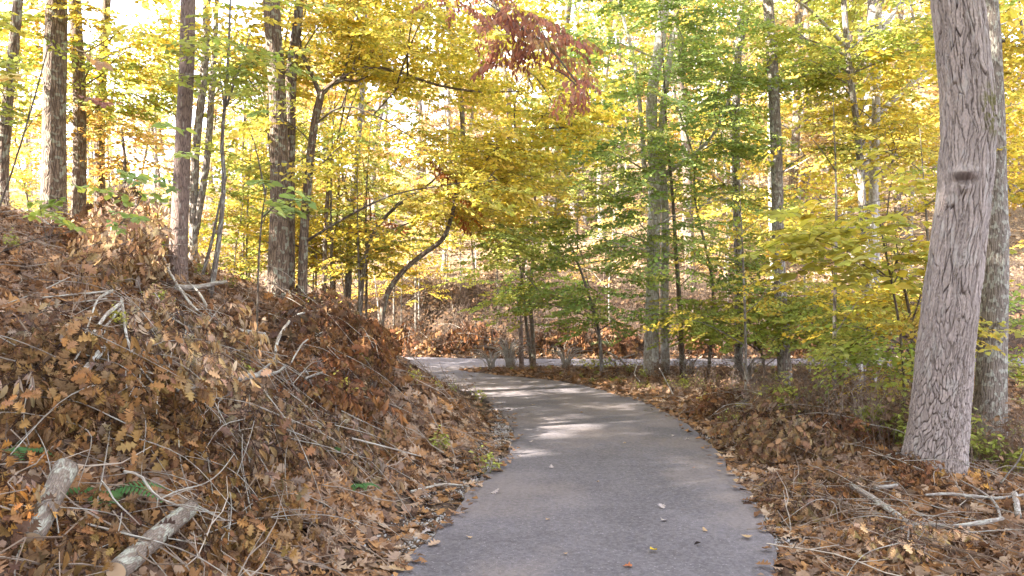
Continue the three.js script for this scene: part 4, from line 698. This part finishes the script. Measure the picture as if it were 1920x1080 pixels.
{ // pale dry bushes at the tip of the island
  const bush = (label, u, v, n, h, pal) => {
    const c = G(u, v), base = onGround(c.x, c.z), g = thing('dry_bush', label, 'bush', base, 'dry bushes on the island'), R = rngOf(u);
    for (let i = 0; i < n; i++) { const a = R() * 6.283, o = h * (0.5 + 0.6 * R()), H = h * (0.6 + 0.5 * R()), p0 = V((R() - 0.5) * 0.2, -0.05, (R() - 0.5) * 0.2), e = V(Math.cos(a) * o, H * 0.8, Math.sin(a) * o), m = V(Math.cos(a) * o * 0.35, H * 0.7, Math.sin(a) * o * 0.35); mesh('stem', tube([[p0, 0.009], [m, 0.007], [e, 0.003]], { radial: 4, per: 0.1, seed: i }), pal, g); }
  };
  bush('pale arching dry bush beside the reddish stem', 955, 692, 46, 0.95, BARK.pale);
  bush('low dry bush between the slender stems and the twin trunk', 1060, 694, 34, 0.7, BARK.pale);
  bush('twiggy dry bush in front of the reddish stem', 920, 694, 36, 0.6, BARK.pale);
  bush('wide dry bush between the twin trunk and the tall spotted trunk', 1400, 718, 36, 0.7, BARK.stick);
  bush('sparse dry bush beside the stout twin trunk', 1290, 715, 30, 0.75, BARK.stick);
}
{ // ferns
  const fern = (label, u, v, n, L) => {
    const c = G(u, v), base = onGround(c.x, c.z), g = thing('fern', label, 'fern', base, 'ferns on the bank'), R = rngOf(u * 7);
    for (let i = 0; i < n; i++) {
      const out = { pos: [], col: [] }, yaw = i / n * 6.283 + R(), rise = 0.5 + 0.4 * R(); let prev = V(0, 0, 0);
      for (let k = 1; k <= 14; k++) {
        const t = k / 14, p = V(t * L, L * (rise * t - 0.75 * t * t) + 0.05, 0); stickTris(out, prev, p, 0.002, [0.5, 0.5, 0.4]); prev = p;
        for (const s of [1, -1]) { const M = new THREE.Matrix4().compose(p, quat(s * 0.25, s * 1.25, -0.1), V(1, 1, 1)), w = 0.30 * L * Math.sin(Math.PI * (0.15 + 0.85 * t)); leafTris('slim', Math.max(0.015, w), 0.034, 0, -0.15, out, M, [0.8 + 0.4 * R(), 0.9 + 0.2 * R(), 0.9]); }
      }
      const ge = leafGeo(out), f = mesh('frond', ge, FERN, g); f.rotation.y = yaw;
    }
  };
  const FERN = LEAF.clone(); FERN.color.setRGB(0.075, 0.17, 0.05);
  fern('green fern in the leaves above the sawn lichened log', 200, 945, 7, 0.34);
  fern('small green fern at the edge of the near left bank', 20, 870, 5, 0.25);
  fern('little fern on the lower bank by the narrow leaf brush', 672, 925, 6, 0.18);
  fern('little fern halfway up the bank', 622, 855, 5, 0.17);
  fern('dark green fern on the road cut beyond the twin trunk', 1118, 648, 7, 0.7);
}
{ // gravel shoulders
  const R = rngOf(808), g = new THREE.IcosahedronGeometry(0.012, 0); const p = g.attributes.position; for (let i = 0; i < p.count; i++) p.setY(i, p.getY(i) * 0.65);
  g.setAttribute('color', new THREE.Float32BufferAttribute(new Float32Array(p.count * 3).fill(1), 3));
  const items = [];
  for (const [poly, sgn, d0, d1, n, wmax] of [[PATH_L, -1, 3.5, 12.5, 5200, 0.42], [PATH_R, 1, 3.8, 8.5, 3200, 0.5], [PATH_R, 1, 8.5, 14, 1200, 0.3]]) for (let k = 0; k < n; k++) {
    const d = lerp(d0, d1, R()); let j = 0; while (j + 2 < poly.length && poly[j + 1][1] < d) j++; const [ax, ad] = poly[j], [bx, bd] = poly[j + 1], x = lerp(ax, bx, (d - ad) / (bd - ad)) + sgn * (0.0 + wmax * Math.pow(R(), 1.6));
    if (vnoise(x * 2, d * 1.3, 44) < 0.38) continue;
    items.push({ p: V(x, Math.max(terrain(x, d), inside(PAVE, x, d) ? 0.002 : -1) + 0.003, -d), q: quat(R() * 6, R() * 6, R() * 6), s: 0.4 + 1.3 * R() * R(), c: pick(R, [[0.30, 0.28, 0.27], [0.42, 0.40, 0.39], [0.22, 0.18, 0.15], [0.5, 0.47, 0.45]]) });
  }
  tag(inst('gravel', g, new THREE.MeshStandardMaterial({ vertexColors: true, roughness: 0.95 }), items), 'grey crushed stone along the driveway shoulders', 'gravel', null, 'stuff');
}
{ // single leaves lying on the asphalt
  const R = rngOf(606);
  const mats = { white: lin(0.40, 0.34, 0.32), tan: lin(0.40, 0.27, 0.15), yellow: lin(0.60, 0.42, 0.04), dark: lin(0.03, 0.022, 0.02), rust: lin(0.36, 0.13, 0.06) };
  const M = Object.fromEntries(Object.entries(mats).map(([k, c]) => { const m = DEAD.clone(); m.color.copy(c); return [k, m]; }));
  const lab = { white: 'pale fallen leaf lying on the driveway', tan: 'tan fallen leaf lying on the driveway', yellow: 'yellow fallen leaf lying on the driveway', dark: 'blackened curled leaf on the driveway', rust: 'rust-red fallen leaf lying on the driveway' };
  for (const [u, v, k, s] of [[973, 859, 'white', 0.8], [1034, 878, 'white', 0.6], [928, 925, 'white', 0.8], [1241, 953, 'white', 0.7], [1246, 977, 'white', 0.7], [1225, 1036, 'yellow', 0.8], [1308, 1024, 'dark', 0.6], [1176, 1063, 'rust', 0.7], [797, 999, 'white', 0.9], [1028, 976, 'tan', 0.5], [1287, 825, 'white', 0.7], [1262, 818, 'white', 0.6], [1170, 832, 'tan', 0.5], [995, 830, 'white', 0.5], [1000, 760, 'tan', 0.7], [1090, 775, 'tan', 0.6], [1380, 905, 'tan', 0.8], [1350, 850, 'tan', 0.8], [1322, 997, 'tan', 0.5], [1400, 1010, 'tan', 0.8], [880, 1010, 'tan', 0.5], [1120, 905, 'tan', 0.4], [1300, 880, 'rust', 0.5], [1060, 1040, 'tan', 0.4], [745, 1072, 'tan', 1]]) {
    const d = EYE * F / (v - 540), p = P(u, v, d); const m = mesh('fallen_leaf', LITTER[Math.floor(R() * 4)], M[k]); m.position.set(p.x, 0.014, p.z); m.rotation.set((R() - 0.5) * 0.2, R() * 6.28, (R() - 0.5) * 0.2); m.scale.setScalar(s); tag(m, lab[k], 'leaf', 'fallen leaves on the driveway');
  }
}
renderer.render(scene, camera);
